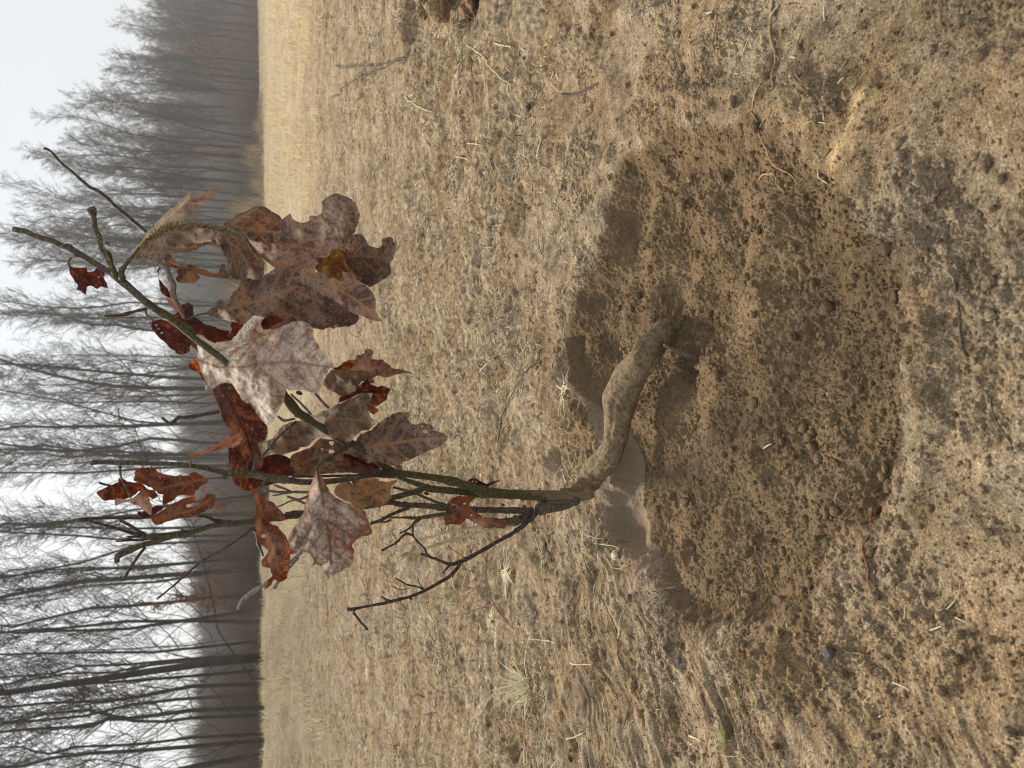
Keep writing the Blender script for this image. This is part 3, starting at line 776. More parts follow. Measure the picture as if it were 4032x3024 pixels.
w.add('E', '605,1400,12 585,1430,10 600,1450,10 640,1500,10 688,1558,8', YB - .12, YB - .10, 7, .2)
w.add('E', '1145,1250,9 1080,1225,8 1000,1205,7 915,1157,6', YB - .09, YB - .07, 6)
w.add('E', '1030,1235,4 960,1250,4 885,1217,4', YB - .08, YB - .07, 5)
w.add('E', '1145,1245,7 1110,1200,5 1097,1158,5', YB - .09, YB - .08, 5)
w.add('E', '865,1345,13 830,1322,8 805,1304,6', YB - .11, YB - .10, 6)
w.buds('E', '865,1335 845,1355 1040,1320 1365,1140 550,1400 690,1560 1175,975 1350,1040 1240,1000 820,938 1005,800', YB - .08, 13)
w.done('branch', M_twig, 'low bare branch arching out to the lower left')

# fine roots that leave the bent stem, and the dead grass stalks leaning at the base
for st in ('1440,520,10 1500,550,13 1570,575,15 1640,605,18', '1300,570,12 1360,590,11 1400,605,11 1450,640,11 1500,672,12 1570,722,14', '1215,668,5 1240,690,6 1280,722,4',
           '1255,550,5 1290,470,5 1310,430,4 1350,370,4 1400,320,5 1460,272,4', '1250,740,3 1240,800,3', '1090,1230,4 1110,1270,4 1095,1290,3'):
    a = np.array([(*src('F', q[0], q[1]), q[2]) for q in pts(st)]); zz = np.linspace(.022, -.03, len(a)) + (.04 if '668' in st or '740' in st or '1230' in st else .0)
    P = at_z(a[:, 0], a[:, 1], zz); Pr = smooth_path(np.column_stack([P, a[:, 2] * .4973 / FS * 1.2]), .002)
    V, q, t = tube(Pr[:, :3], Pr[:, 3], 7, .25, 7)
    b = Bag(); b.add(V, q, t); child(b.build('rootlet', M_rootlet))

def leaf(name, c, outline, mid, Y, tx=0., ty=0., fold=0., wave=.008, mat=None, holes=(), label=None, foldlines=(), qs=1., seed=0, curl=0., rimw=22.):
    """dead leaf: outline and midrib seen in the picture, bent in depth, veined; a single curled sheet"""
    random.seed(seed + len(name))
    a = np.array([src(c, x, y) for x, y in pts(outline)])
    Q = np.vstack([a[-1], a, a[0], a[1]]); out = []
    for i in range(1, len(Q) - 2):
        L = np.linalg.norm(Q[i + 1] - Q[i]); n = max(1, int(L / 7)); t = (np.arange(n) / n)[:, None]
        p0, p1, p2, p3 = Q[i - 1], Q[i], Q[i + 1], Q[i + 2]
        cr = .5 * (2 * p1 + (p2 - p0) * t + (2 * p0 - 5 * p1 + 4 * p2 - p3) * t ** 2 + (3 * p1 - p0 - 3 * p2 + p3) * t ** 3)
        out.append(cr * .35 + (p1 * (1 - t) + p2 * t) * .65)
    ol = np.vstack(out); k = len(ol)
    jx = vnoise(ol[:, 0] * .05 + seed, ol[:, 1] * .05, 5) * 3.5 + vnoise(ol[:, 0] * .21, ol[:, 1] * .21, 6) * 2.2
    jy = vnoise(ol[:, 0] * .05, ol[:, 1] * .05 + seed, 7) * 3.5 + vnoise(ol[:, 0] * .21, ol[:, 1] * .21, 8) * 2.2
    ol = ol + np.stack([jx, jy], -1)
    hl = []
    for hx, hy, hr in holes:
        X, Yy = src(c, hx, hy); m = 9; th = np.arange(m) / m * 6.283
        rr_ = hr * CR[c][2] / 2212. * np.array([random.uniform(.6, 1.3) for _ in range(m)])
        hl.append(np.stack([X + np.cos(th) * rr_, Yy + np.sin(th) * rr_ * .8], -1))
    st = 5.0
    lo, hi = ol.min(0), ol.max(0)
    gx, gy = np.meshgrid(np.arange(lo[0], hi[0], st), np.arange(lo[1], hi[1], st))
    gx = gx + (np.arange(gx.shape[0]) % 2)[:, None] * st / 2; gx, gy = gx.ravel(), gy.ravel()
    s = poly_sd(gx, gy, ol); ok = s > 2.6
    for h in hl: ok &= poly_sd(gx, gy, h) < -1.6
    G = np.stack([gx[ok], gy[ok]], -1)
    verts = [Vector(p) for p in ol]; faces = [list(range(k))]
    edges = []
    for h in hl:
        b0 = len(verts); verts += [Vector(p) for p in h]; edges += [(b0 + i, b0 + (i + 1) % len(h)) for i in range(len(h))]
    verts += [Vector(p) for p in G]
    rv, re, rf, *_ = delaunay_2d_cdt(verts, edges, faces, 1, 1e-4)
    P2 = np.array([v[:] for v in rv]); F = np.array([f for f in rf if len(f) == 3])
    cen = P2[F].mean(1); keep = poly_sd(cen[:, 0], cen[:, 1], ol) > 0
    for h in hl: keep &= poly_sd(cen[:, 0], cen[:, 1], h) < 0
    F = F[keep]
    X, Yp = P2[:, 0], P2[:, 1]
    M = np.array([src(c, x, y) for x, y in pts(mid)])
    def dseg(pl):
        d = np.full(len(X), 1e9); sg = np.zeros(len(X)); al = np.zeros(len(X)); acc = 0
        for i in range(len(pl) - 1):
            A, B = pl[i], pl[i + 1]; e = B - A; L2 = e @ e
            t = np.clip(((X - A[0]) * e[0] + (Yp - A[1]) * e[1]) / L2, 0, 1)
            dd = np.hypot(X - A[0] - t * e[0], Yp - A[1] - t * e[1])
            sgn = np.sign((X - A[0]) * e[1] - (Yp - A[1]) * e[0])
            u = dd < d; d = np.where(u, dd, d); sg = np.where(u, sgn, sg); al = np.where(u, acc + t * math.sqrt(L2), al); acc += math.sqrt(L2)
        return d, sg, al, acc
    dm, sg, al, Lm = dseg(M)
    vein = np.exp(-(dm / 5.4) ** 2)
    ml = smooth_path(np.column_stack([M, 0 * M[:, 0]]), 12)[:, :2]
    nl = max(3, int(Lm / 62)); quilt = np.zeros(len(X))
    for i in range(nl):
        for sd_ in (-1, 1):
            f = (i + .55 + .22 * sd_) / nl; j = min(int(f * (len(ml) - 1)), len(ml) - 2)
            tdir = ml[j + 1] - ml[j]; tdir = tdir / np.linalg.norm(tdir)
            ndir = np.array([-tdir[1], tdir[0]]) * sd_
            Lv = Lm * (.50 - .22 * f); pv = [ml[j] + (tdir * (.62 * u + .25 * u * u) + ndir * (.85 * u)) * Lv for u in (0, .3, .6, 1.)]
            d2 = dseg(np.array(pv))[0]
            vein = np.maximum(vein, .75 * np.exp(-(d2 / 3.9) ** 2)); quilt = np.maximum(quilt, np.exp(-(d2 / 12) ** 2))
    px = 1.25 / FS
    cx, cy = ol.mean(0)
    u = (X - cx) * px; v = (Yp - cy) * px
    ed = poly_sd(X, Yp, ol)
    tx = tx * 1.25
    D = Y + tx * u + ty * v + fold * np.sqrt((dm * px) ** 2 + .0015 ** 2)
    for fl, k_ in foldlines:
        A, B = [np.array(src(c, *q)) for q in pts(fl)]; e = (B - A) / np.linalg.norm(B - A)
        sdist = ((X - A[0]) * -e[1] + (Yp - A[1]) * e[0]) * px
        D = D + k_ * np.maximum(sdist, 0) ** 1.0
    wave *= 1.5
    D = D + wave * vnoise(u * 16 + seed * 1.7, v * 16, 91) + wave * .36 * vnoise(u * 44, v * 44 + seed, 92) + wave * .09 * vnoise(u * 150, v * 150, 93)
    D = D + quilt * .0016 * qs - .0008 * vein
    D = D + curl * (1 - ss(0, 38, ed)) ** 1.5 * (1 + .6 * vnoise(u * 30, v * 30 + seed, 94))
    P3 = at_y(X, Yp, D)
    rim = np.exp(-np.clip(ed, 0, 999) / rimw) * ss(-.2, .45, vnoise(u * 22, v * 22 + seed, 95) + .15)
    o = child(mesh_np(name, P3, F, mat, attrs=dict(vein=vein, rim=rim)))
    if label: o['label'] = label
    return o

PALE, MAUVE = (.60, .50, .39), (.26, .155, .125)
m_pale = mat_leaf('pale mottled leaf', (.80, .70, .56), (.33, .215, .155), (.13, .072, .055), .478, .26, (.8, .55, .32), 1, veinc=(.34, .16, .08))
m_pale2 = mat_leaf('pale mauve leaf', (.50, .40, .29), (.19, .12, .095), (.085, .05, .045), .50, .24, (.7, .4, .2), 2, veinc=(.13, .065, .04), edge=(.22, .07, .02))
m_mauve = mat_leaf('mauve brown leaf', (.29, .19, .130), (.095, .046, .031), (.05, .024, .018), .50, .14, (.5, .2, .07), 3)
m_mauve2 = mat_leaf('grey mauve leaf', (.25, .168, .118), (.075, .038, .027), (.04, .021, .016), .505, .14, (.4, .15, .05), 4)
m_brown = mat_leaf('earth brown leaf', (.20, .14, .09), (.060, .035, .022), (.032, .018, .013), .51, .16, (.35, .14, .04), 5)
m_tan = mat_leaf('tan leaf', (.30, .19, .10), (.125, .070, .034), (.09, .045, .025), .48, .28, (.6, .28, .08), 6)
m_olive = mat_leaf('olive brown leaf', (.19, .13, .075), (.075, .045, .025), (.04, .023, .014), .49, .25, (.4, .2, .06), 7)
m_red = mat_leaf('dark red leaf', (.085, .032, .020), (.030, .009, .006), (.016, .006, .005), .54, .38, (.34, .045, .010), 8, veinc=(.02, .008, .006))
m_rust = mat_leaf('rust leaf', (.12, .042, .016), (.045, .014, .007), (.02, .007, .005), .50, .50, (.66, .15, .012), 9, veinc=(.02, .008, .005))
m_pink = mat_leaf('pinkish leaf', (.36, .23, .18), (.15, .066, .046), (.17, .07, .055), .49, .32, (.7, .25, .12), 10)
m_redm = mat_leaf('red brown mottled leaf', (.23, .125, .09), (.070, .022, .014), (.032, .011, .008), .50, .30, (.5, .11, .02), 11, edge=(.20, .06, .015))
m_gold = mat_leaf('golden dark leaf', (.13, .085, .030), (.060, .036, .014), (.03, .018, .01), .5, .3, (.3, .17, .04), 12)
m_ash = mat_leaf('ashen leaf', (.60, .53, .41), (.32, .25, .19), (.11, .072, .06), .47, .2, (.5, .3, .16), 13)

Y = YB
# ---- right hand cluster
leaf('leaf', 'B', '0,1130 50,1122 110,1130 200,1180 300,1250 355,1310 360,1375 300,1322 290,1380 222,1402 150,1352 80,1290 20,1230 -10,1180', '-5,1140 150,1220 300,1340', Y + .01, -.5, .2, .3, .006, m_red, label='small dark red leaf with pale tan patches', holes=((30,1165,9),(48,1195,8),(75,1225,10)), seed=2)
leaf('leaf', 'B', '150,1110 200,1060 240,1000 290,985 320,1020 330,1090 400,1150 480,1180 560,1205 612,1215 622,1278 560,1300 500,1306 450,1290 400,1255 300,1205 220,1150', '170,1105 330,1150 480,1230 600,1270', Y + .01, -.4, -.2, -.3, .008, m_red, label='dark red leaf behind the branch', seed=3)
leaf('leaf', 'B', '625,1130 700,1150 745,1180 700,1240 650,1285 600,1292 622,1220', '630,1140 670,1270', Y + .03, .2, .1, .1, .004, m_red, seed=4)
leaf('leaf', 'B', '560,370 640,320 655,292 700,278 740,262 790,240 838,222 900,236 960,268 1000,300 1025,326 1040,380 1060,450 1000,520 900,520 800,500 740,480 690,440 620,405', '600,372 760,400 1020,440', Y - .045, .35, -.9, .25, .012, m_mauve2, label='curled mauve leaf at the top of the right cluster', seed=5, curl=.012, holes=((760,305,7),))
leaf('leaf', 'B', '465,510 510,462 560,440 650,450 740,480 800,560 870,640 886,680 882,760 858,802 800,805 745,797 700,800 640,800 560,795 520,760 535,722 545,680 600,690 582,640 560,592 556,562 520,530', '560,470 680,560 800,760', Y - .03, -.35, .25, .2, .010, m_brown, label='dark earth brown leaf', seed=6)
leaf('leaf', 'B', '420,1075 470,1030 500,985 545,963 600,972 610,950 640,905 680,880 700,820 740,795 820,800 870,790 930,740 1000,700 1120,740 1300,830 1450,940 1600,1040 1640,1100 1620,1150 1560,1180 1480,1182 1430,1200 1410,1185 1350,1200 1290,1190 1240,1175 1150,1190 1060,1200 940,1200 830,1170 760,1150 700,1160 650,1142 590,1130 530,1110 470,1092', '410,1078 560,1050 750,1000 900,950 1030,905 1150,860', Y - .05, -.55, .15, .22, .014, m_mauve2, label='broad mauve leaf with a clear midrib, stalk to the left', seed=7)
leaf('leaf', 'B', '1530,600 1560,500 1580,455 1640,440 1665,455 1700,500 1705,530 1740,550 1790,556 1822,530 1818,485 1870,468 1905,480 1932,560 1910,630 1878,690 1896,742 1860,790 1790,830 1722,866 1650,825 1590,745 1540,680', '1560,620 1700,620 1880,640', Y + .0, -.5, -.1, .2, .012, m_mauve2, label='dark lobed leaf low in the right cluster', seed=8, curl=-.01)
leaf('leaf', 'B', '1272,690 1295,600 1400,560 1540,560 1600,640 1665,815 1580,830 1500,850 1400,830 1330,780', '1330,700 1480,640 1560,600', Y + .005, .6, .3, .2, .006, m_gold, label='golden underside seen through the hole', seed=9)
leaf('leaf', 'B', '742,490 790,470 840,450 900,435 960,430 1015,425 1020,372 1030,330 1088,280 1105,320 1140,345 1180,352 1235,348 1250,298 1300,300 1335,285 1345,240 1342,185 1400,140 1450,125 1510,140 1575,170 1612,220 1640,280 1632,350 1605,420 1575,465 1550,540 1530,582 1480,560 1422,572 1398,620 1350,632 1300,640 1320,680 1285,702 1300,750 1345,740 1385,800 1440,790 1500,832 1517,800 1505,735 1570,770 1640,822 1700,860 1740,910 1770,970 1765,1050 1800,1110 1816,1136 1750,1132 1690,1110 1640,1090 1590,1070 1520,1040 1450,980 1350,930 1270,880 1190,840 1110,800 1030,750 950,700 890,650 830,600 790,560 760,520', '760,500 850,600 1000,680 1150,760 1400,840 1600,960 1790,1120', Y - .085, -.45, -.25, -.35, .012, m_mauve, label='largest mauve leaf, folded along its rib with a torn hole', seed=10, foldlines=(('1550,640 780,540', -.55),), curl=.006)
leaf('leaf', 'A', '1030,1030 1080,950 1140,880 1200,800 1290,700 1400,610 1480,535 1512,510 1530,560 1590,533 1650,510 1720,490 1786,462 1740,510 1705,535 1690,565 1672,572 1660,555 1620,575 1595,640 1560,665 1530,700 1515,680 1490,672 1480,720 1455,735 1470,760 1420,775 1400,790 1330,815 1260,845 1180,885 1100,955 1050,1015', '1040,1020 1180,860 1330,720 1500,560', Y - .055, -.2, .5, .5, .007, m_ash, label='pale ashen leaf flap with a torn thread-like tip', seed=11, holes=((1390,660,6),(1330,700,7),(1270,795,8)))
leaf('leaf', 'A', '1022,1055 1080,980 1180,890 1260,840 1350,800 1450,795 1600,798 1752,828 1705,880 1650,912 1560,922 1500,905 1430,880 1445,930 1400,980 1352,1000 1330,1040 1270,1080 1160,1070 1100,1050', '1025,1050 1150,930 1350,830 1600,815', Y - .06, -.9, -.2, .5, .008, m_mauve2, label='long dark leaf half hanging under the lichen crusted rib', seed=12)
leaf('leaf', 'A', '1420,905 1470,925 1560,915 1650,905 1700,915 1755,955 1762,985 1745,965 1700,945 1640,935 1590,950 1560,972 1520,975 1480,985 1430,980 1375,985 1390,965 1440,960 1480,955', '1400,975 1560,945 1740,960', Y - .06, .3, 1.2, .5, .005, m_mauve, seed=13)
leaf('leaf', 'A', '1310,1000 1350,1000 1372,1040 1412,1095 1375,1112 1325,1105 1305,1060', '1315,1010 1390,1100', Y - .03, -.6, .1, .3, .003, m_pink, seed=14)
leaf('leaf', 'A', '1305,1050 1370,1095 1440,1105 1500,1095 1570,1110 1640,1140 1700,1160 1740,1158 1770,1130 1800,1145 1850,1170 1930,1185 2040,1190 1990,1212 1880,1208 1780,1200 1740,1195 1650,1188 1570,1160 1520,1148 1440,1128 1370,1112', '1310,1055 1500,1120 1700,1175 1950,1200', Y - .03, .4, 1.0, .4, .005, m_brown, label='twisted crinkled brown strip of leaf', seed=15)
leaf('leaf', 'A', '1392,1132 1440,1120 1500,1130 1552,1150 1588,1190 1560,1222 1515,1240 1475,1232 1440,1237 1402,1222 1388,1200 1410,1180', '1505,1130 1500,1180 1512,1235', Y - .02, -.3, .2, .3, .004, m_tan, label='small orange tan leaf', seed=16)
leaf('leaf', 'A', '540,1068 560,1100 600,1112 650,1115 680,1108 695,1150 742,1142 768,1115 820,1120 842,1140 820,1190 840,1222 862,1282 812,1262 770,1287 730,1265 690,1262 680,1327 640,1300 610,1292 612,1250 580,1200 550,1150', '542,1080 640,1170 820,1210', Y - .02, -.3, -.3, .4, .006, m_red, label='small ragged red leaf hanging from the topmost branch', seed=17, holes=((780,1190,6),(800,1160,5)))
leaf('leaf', 'A', '1252,1150 1262,1210 1300,1250 1335,1290 1358,1360 1300,1332 1272,1290 1258,1230', '1254,1160 1340,1340', Y - .02, -.3, 0, .4, .004, m_red, seed=18)
leaf('leaf', 'A', '1305,1345 1350,1365 1400,1400 1425,1440 1380,1440 1350,1420', '1310,1350 1410,1430', Y - .03, -.3, 0, .4, .004, m_pink, seed=19)
# petioles of the right cluster
w = Wood()
for st in ('1255,1160,6 1250,1135,7 1270,1115,8', '570,1030,7 545,1055,7 540,1085,6 560,1130,4'): w.add('A', st, Y - .02, Y - .02, 6)
w.add('B', '255,1130,10 320,1100,8 410,1077,9 520,1058,7', Y - .04, Y - .06, 6)
w.add('A', '1030,1045,12 1080,985,12 1180,893,13 1300,828,12 1450,800,13 1600,800,13 1750,825,12 1850,850,12 1940,890,12', Y - .065, Y - .07, 8, .4)
w.add('B', '740,485,14 790,570,10 850,630,8', Y - .09, Y - .09, 7, .4)
w.each('leaf_stalk', M_bark, 'thin brown leaf stalk')
# lichen crumbs crusted on the rib
import bmesh as _bm
def lichen():
    bm = _bm.new(); _bm.ops.create_icosphere(bm, subdivisions=1, radius=1)
    v0 = np.array([v.co[:] for v in bm.verts]); f0 = np.array([[q.index for q in f.verts] for f in bm.faces]); bm.free()
    pth = smooth_path(path_y('A', '1120,960,20 1180,890,30 1260,845,42 1330,805,50 1450,790,46 1560,785,40 1650,800,34 1750,815,34 1830,840,40 1920,870,44 1950,890,20', Y - .07, Y - .09), .001)
    p2 = smooth_path(path_y('A', '735,700,16 722,655,30 715,640,24', Y - .06, Y - .06), .001)
    p3 = smooth_path(path_y('A', '880,1110,16 850,1010,18 780,860,14', Y - .05, Y - .06), .0015)
    allp = np.vstack([pth] * 10 + [p2] * 5 + [p3] * 2); n = len(allp)
    off = rng.normal(0, .5, (n, 3)) * allp[:, 3:4]; off[:, 1] = -abs(off[:, 1]) * .5
    sz = rng.uniform(.0004, .0014, n)
    V = v0[None] * (1 + .3 * rng.standard_normal((n, len(v0), 1))) * sz[:, None, None] + (allp[:, :3] + off)[:, None]
    F = (f0[None] + (np.arange(n) * len(v0))[:, None, None]).reshape(-1, 3)
    child(mesh_np('lichen_crust', V.reshape(-1, 3), F, M_lichen, smooth=False))
lichen()

# ---- centre
leaf('leaf', 'B', '285,1482 320,1440 352,1440 372,1500 400,1570 440,1640 400,1600 360,1540 320,1522 295,1515', '295,1480 400,1590', Y + .0, -.2, 0, .3, .004, m_rust, seed=20)
leaf('leaf', 'C', '1085,70 1110,150 1142,230 1160,300 1200,370 1228,398 1210,460 1200,520 1205,590 1212,650 1200,680 1228,712 1300,760 1400,770 1460,700 1485,640 1472,600 1452,560 1440,490 1492,468 1520,370 1480,320 1430,250 1370,180 1300,100 1240,20 1150,20', '1150,50 1260,250 1350,430 1400,600 1360,740', Y - .02, -.75, .35, .3, .010, m_rust, label='dark rust leaf pricked with small holes', seed=21, holes=((1212,52,11),(1160,115,12),(1255,155,9),(1390,277,7),(1350,345,11),(1395,385,13),(1240,545,6),(1415,615,9),(1465,465,5)))
leaf('leaf', 'C', '1228,740 1330,750 1450,775 1540,785 1600,795 1642,795 1560,815 1500,830 1440,842 1382,870 1340,870 1300,842 1258,820', '1400,760 1340,860', Y - .02, -.7, 0, .2, .006, m_rust, seed=22)
leaf('leaf', 'C', '1440,700 1480,610 1560,580 1640,588 1702,620 1690,672 1742,722 1640,765 1520,745 1450,730', '1445,700 1560,660 1690,640', Y + .0, -.6, 0, .2, .006, m_red, label='deep red leaf behind the upright branch', seed=23, holes=((1435,695,10),))
leaf('leaf', 'D', '400,1340 450,1290 480,1220 500,1190 545,1170 600,1150 660,1120 720,1060 860,1070 940,1100 1000,1190 1190,1250 1202,1290 1150,1370 1080,1360 980,1330 850,1330 700,1350 520,1360', '400,1330 560,1260 720,1200 900,1160', Y + .03, -.2, -.3, .2, .008, m_brown, label='brown ribbed leaf seen from below', seed=24, holes=((815,1095,26),(810,1165,24),(740,1140,8)))
leaf('leaf', 'D', '905,1180 1000,1195 1100,1235 1195,1255 1202,1290 1160,1318 1080,1310 980,1290 940,1240', '920,1190 1180,1290', Y + .01, -.5, -.3, .1, .005, m_rust, label='rust strip of leaf above the dark stub', seed=25)
leaf('leaf', 'D', '230,1095 242,1130 262,1160 275,1200 345,1180 420,1190 490,1170 545,1150 570,1128 622,1125 655,1100 665,1075 715,1050 780,1042 870,1062 935,1092 975,1070 1045,1000 1105,990 1165,945 1122,880 1095,800 1130,752 1142,702 1090,700 1040,705 980,740 880,780 780,830 650,885 560,920 480,930 400,980 382,1030 330,1070 290,1095', '280,1200 380,1060 480,970 560,915 760,900 950,905 1140,930', Y - .02, -.85, .5, .2, .010, m_olive, label='large olive brown leaf crossed by the green stem', seed=26)
leaf('leaf', 'D', '820,500 870,490 900,460 960,435 1000,440 1020,395 1045,400 1078,382 1085,350 1130,350 1152,372 1130,400 1128,428 1165,432 1210,430 1250,460 1292,500 1200,548 1140,580 1160,610 1120,620 1080,560 960,530 880,525', '830,505 1000,490 1230,500', Y + .03, -.6, .3, .3, .006, m_pink, label='pink translucent lobed leaf', seed=27)
leaf('leaf', 'D', '820,503 870,492 900,462 960,436 1005,442 985,490 930,522 880,528', '830,505 970,460', Y + .022, -.4, .2, .3, .004, m_rust, seed=28)
leaf('leaf', 'D', '740,612 778,560 810,520 870,515 960,520 1080,520 1150,542 1200,550 1270,500 1370,510 1422,530 1472,548 1380,547 1300,560 1252,577 1190,562 1120,582 1050,610 1030,645 1010,682 950,702 890,722 840,692 770,662', '760,600 900,560 1100,550 1460,545', Y - .02, -.5, .4, .5, .012, m_olive, label='brown crumpled leaf with a long pointed tip', seed=29, foldlines=(('820,520 1010,690', .6),))
leaf('leaf', 'D', '1040,635 1080,585 1105,592 1122,625 1172,645 1222,640 1282,670 1262,722 1252,752 1200,788 1160,812 1192,835 1142,870 1100,830 1092,782 1130,722 1042,705 960,745 870,778 882,728 950,702', '900,750 1040,690 1250,690', Y + .02, -.9, .2, .2, .010, m_rust, label='glowing orange leaf lit from behind', seed=30)
leaf('leaf', 'D', '830,1472 870,1422 932,1385 960,1400 985,1440 1000,1475 975,1395 1060,1382 1150,1365 1200,1395 1262,1402 1337,1385 1330,1410 1290,1432 1282,1480 1290,1530 1252,1562 1200,1607 1130,1590 1060,1612 1000,1590 930,1552 850,1512', '1320,1400 1180,1460 1050,1520 900,1530', Y - .03, -.5, .2, .25, .009, m_tan, label='tan veined leaf behind the pale hanging leaf', seed=31)
leaf('leaf', 'D', '925,1172 1000,1092 1022,1050 1052,1020 1130,990 1200,930 1290,868 1350,852 1432,850 1425,880 1422,910 1442,937 1492,945 1560,938 1612,955 1622,982 1598,990 1652,1000 1700,1015 1745,1045 1722,1080 1650,1130 1590,1150 1550,1172 1470,1212 1380,1250 1332,1277 1250,1262 1190,1242 1100,1252 1060,1222 1000,1202', '930,1170 1100,1130 1400,1080 1730,1050', Y - .07, -.55, .2, .25, .012, m_mauve2, label='mauve brown leaf pointing down, a nibbled hole near its edge', seed=32, holes=((1560,1000,17),(1532,962,8),(1590,1025,7),(1410,1218,8)))
leaf('leaf', 'B', '345,1255 372,1246 400,1252 450,1292 500,1306 560,1298 622,1286 660,1250 700,1195 740,1150 790,1100 820,1092 860,1098 893,1112 868,1142 862,1180 880,1200 912,1208 962,1205 1010,1190 1060,1160 1120,1140 1180,1130 1240,1160 1275,1188 1278,1240 1290,1290 1330,1350 1380,1410 1412,1452 1452,1490 1402,1512 1372,1560 1345,1600 1340,1640 1322,1700 1262,1702 1200,1680 1140,1682 1085,1680 1058,1670 1052,1700 1040,1762 1010,1815 990,1855 972,1905 928,1958 900,1950 870,1925 840,1880 805,1842 760,1802 710,1755 680,1705 650,1662 600,1640 540,1632 510,1645 455,1688 428,1690 412,1668 425,1620 400,1570 380,1510 366,1470 352,1420 360,1370 350,1310', '358,1440 520,1500 700,1500 900,1470 1100,1455 1400,1500', Y - .10, -.62, .12, .18, .016, m_pale, label='big pale mottled leaf, lightest of all, in the middle', seed=33, curl=.008)
leaf('leaf', 'B', '862,1140 900,1105 960,1095 1020,1105 1038,1130 1000,1150 960,1168 910,1200 875,1195', '870,1170 1020,1120', Y - .085, .8, .4, .3, .004, m_red, seed=34)
# ---- left hand side
leaf('leaf', 'C', '160,890 180,870 240,840 300,812 330,800 342,768 390,790 440,802 500,800 560,850 620,870 652,910 600,937 560,902 500,872 440,920 380,937 300,945 220,942 180,920', '345,765 400,860 440,930', Y - .07, -.5, .2, .2, .006, m_rust, label='rust orange leaf near the tip of the upright branch', seed=35)
leaf('leaf', 'C', '298,932 332,928 380,940 440,930 500,882 545,868 562,880 575,920 600,990 592,1062 550,1040 490,990 410,960 352,970 316,992', '430,930 500,930 560,1000', Y - .09, -.7, .5, .3, .006, m_pink, label='small pinkish tan leaf folded forward', seed=36)
leaf('leaf', 'C', '455,790 465,740 482,700 530,683 600,690 660,730 750,750 830,745 890,750 905,728 932,720 982,740 1010,760 1052,770 1030,812 980,842 940,872 932,905 880,908 850,900 800,912 760,950 690,987 680,940 690,900 640,882 600,850 560,830 490,802', '1050,770 900,800 760,830 640,860', Y - .07, -.5, .3, .3, .010, m_redm, label='leaf half grey, half dark red, hanging beside the upright branch', seed=37)
leaf('leaf', 'C', '590,1072 640,1050 700,1012 760,972 840,940 900,918 945,912 942,950 900,975 872,998 925,1000 982,960 1010,925 1042,888 1098,900 1102,950 1082,1002 1020,1030 960,1060 880,1080 800,1090 740,1112 640,1142 600,1112', '600,1095 760,1060 900,1030 1060,940', Y - .085, -.5, .2, .3, .008, m_redm, label='reddish mauve leaf with a slit hole', seed=38, holes=((885,985,10),(905,965,7)))
leaf('leaf', 'C', '878,580 910,585 912,562 950,572 1000,552 1055,528 1060,510 1075,522 1130,500 1160,455 1212,450 1270,398 1275,425 1300,405 1295,432 1326,440 1290,500 1240,530 1190,530 1120,552 1060,562 1000,582 940,602 912,628 900,602', '890,590 1050,545 1290,430', Y - .09, .5, .9, .4, .005, m_pink, label='narrow curled pinkish leaf beside the upright branch', seed=39)
leaf('leaf', 'C', '488,1030 520,1040 600,1000 640,985 690,990 680,1022 600,1062 570,1082 520,1082 490,1062', '500,1050 680,1000', Y - .05, -.3, 0, .2, .004, m_red, seed=40)
leaf('leaf', 'C', '1390,880 1420,862 1450,855 1482,880 1500,940 1560,960 1602,1010 1642,1060 1662,1102 1612,1100 1540,1080 1532,1122 1600,1160 1662,1230 1690,1300 1696,1400 1690,1480 1668,1562 1620,1592 1570,1572 1540,1622 1490,1652 1502,1590 1545,1545 1540,1480 1500,1478 1468,1460 1466,1420 1512,1380 1522,1348 1480,1310 1430,1262 1420,1180 1415,1110 1398,1090 1430,1040 1420,960', '1460,870 1430,1000 1440,1100 1560,1300 1600,1500', Y - .08, -.6, .25, .3, .012, m_redm, label='long curled red brown leaf with holes along its left edge', seed=41, holes=((1478,1226,26),(1545,1540,7)), curl=.008, rimw=30)
leaf('leaf', 'E', '300,290 320,340 352,372 376,430 410,490 462,530 540,560 620,590 682,632 700,690 718,742 735,790 720,820 650,830 602,862 580,892 592,950 590,1022 550,1070 470,1112 420,1140 400,1130 390,1162 360,1132 340,1072 300,1050 270,1055 244,1072 268,1040 272,1010 242,970 200,950 130,962 90,970 72,900 76,820 110,770 150,700 190,640 205,560 225,500 250,420 272,352', '300,290 340,520 370,700 400,880 410,1040', Y - .13, -.45, .12, .22, .015, m_pale2, label='pale purplish leaf hanging by its stalk in front of the stems', seed=42, holes=((362,1018,9),), curl=.007, rimw=14)
leaf('leaf', 'E', '1312,640 1330,580 1342,558 1380,520 1430,505 1502,510 1572,525 1530,542 1505,572 1530,620 1590,660 1682,690 1800,702 1782,770 1700,760 1622,760 1560,722 1480,690 1442,732 1360,732 1322,746 1304,712', '1350,560 1440,610 1560,680 1770,740', Y - .02, -.5, .2, .3, .010, m_redm, label='ragged dark red leaf with pinholes, low on the stems', seed=43, holes=((1466,568,13),(1385,590,18),(1522,660,8),(1548,700,6),(1612,680,7),(1580,712,9)), curl=.005)
leaf('leaf', 'E', '1486,402 1510,376 1560,370 1612,400 1642,410 1700,395 1752,386 1672,422 1652,442 1600,422 1530,412', '1490,400 1640,415', Y + .01, -.4, .2, .2, .004, m_red, seed=44, holes=((1560,395,7),(1530,392,7)))
leaf('leaf', 'E', '905,275 940,255 968,262 975,310 950,305', '910,280 970,300', Y + .01, -.3, 0, .2, .003, m_pink, seed=45)
w = Wood()
w.add('C', '345,660,9 350,740,8 390,840,7 435,930,6', Y - .07, Y - .08, 6)
w.add('C', '1190,735,12 1165,762,10 1110,770,6 1040,770,6', Y - .075, Y - .075, 6, .4)
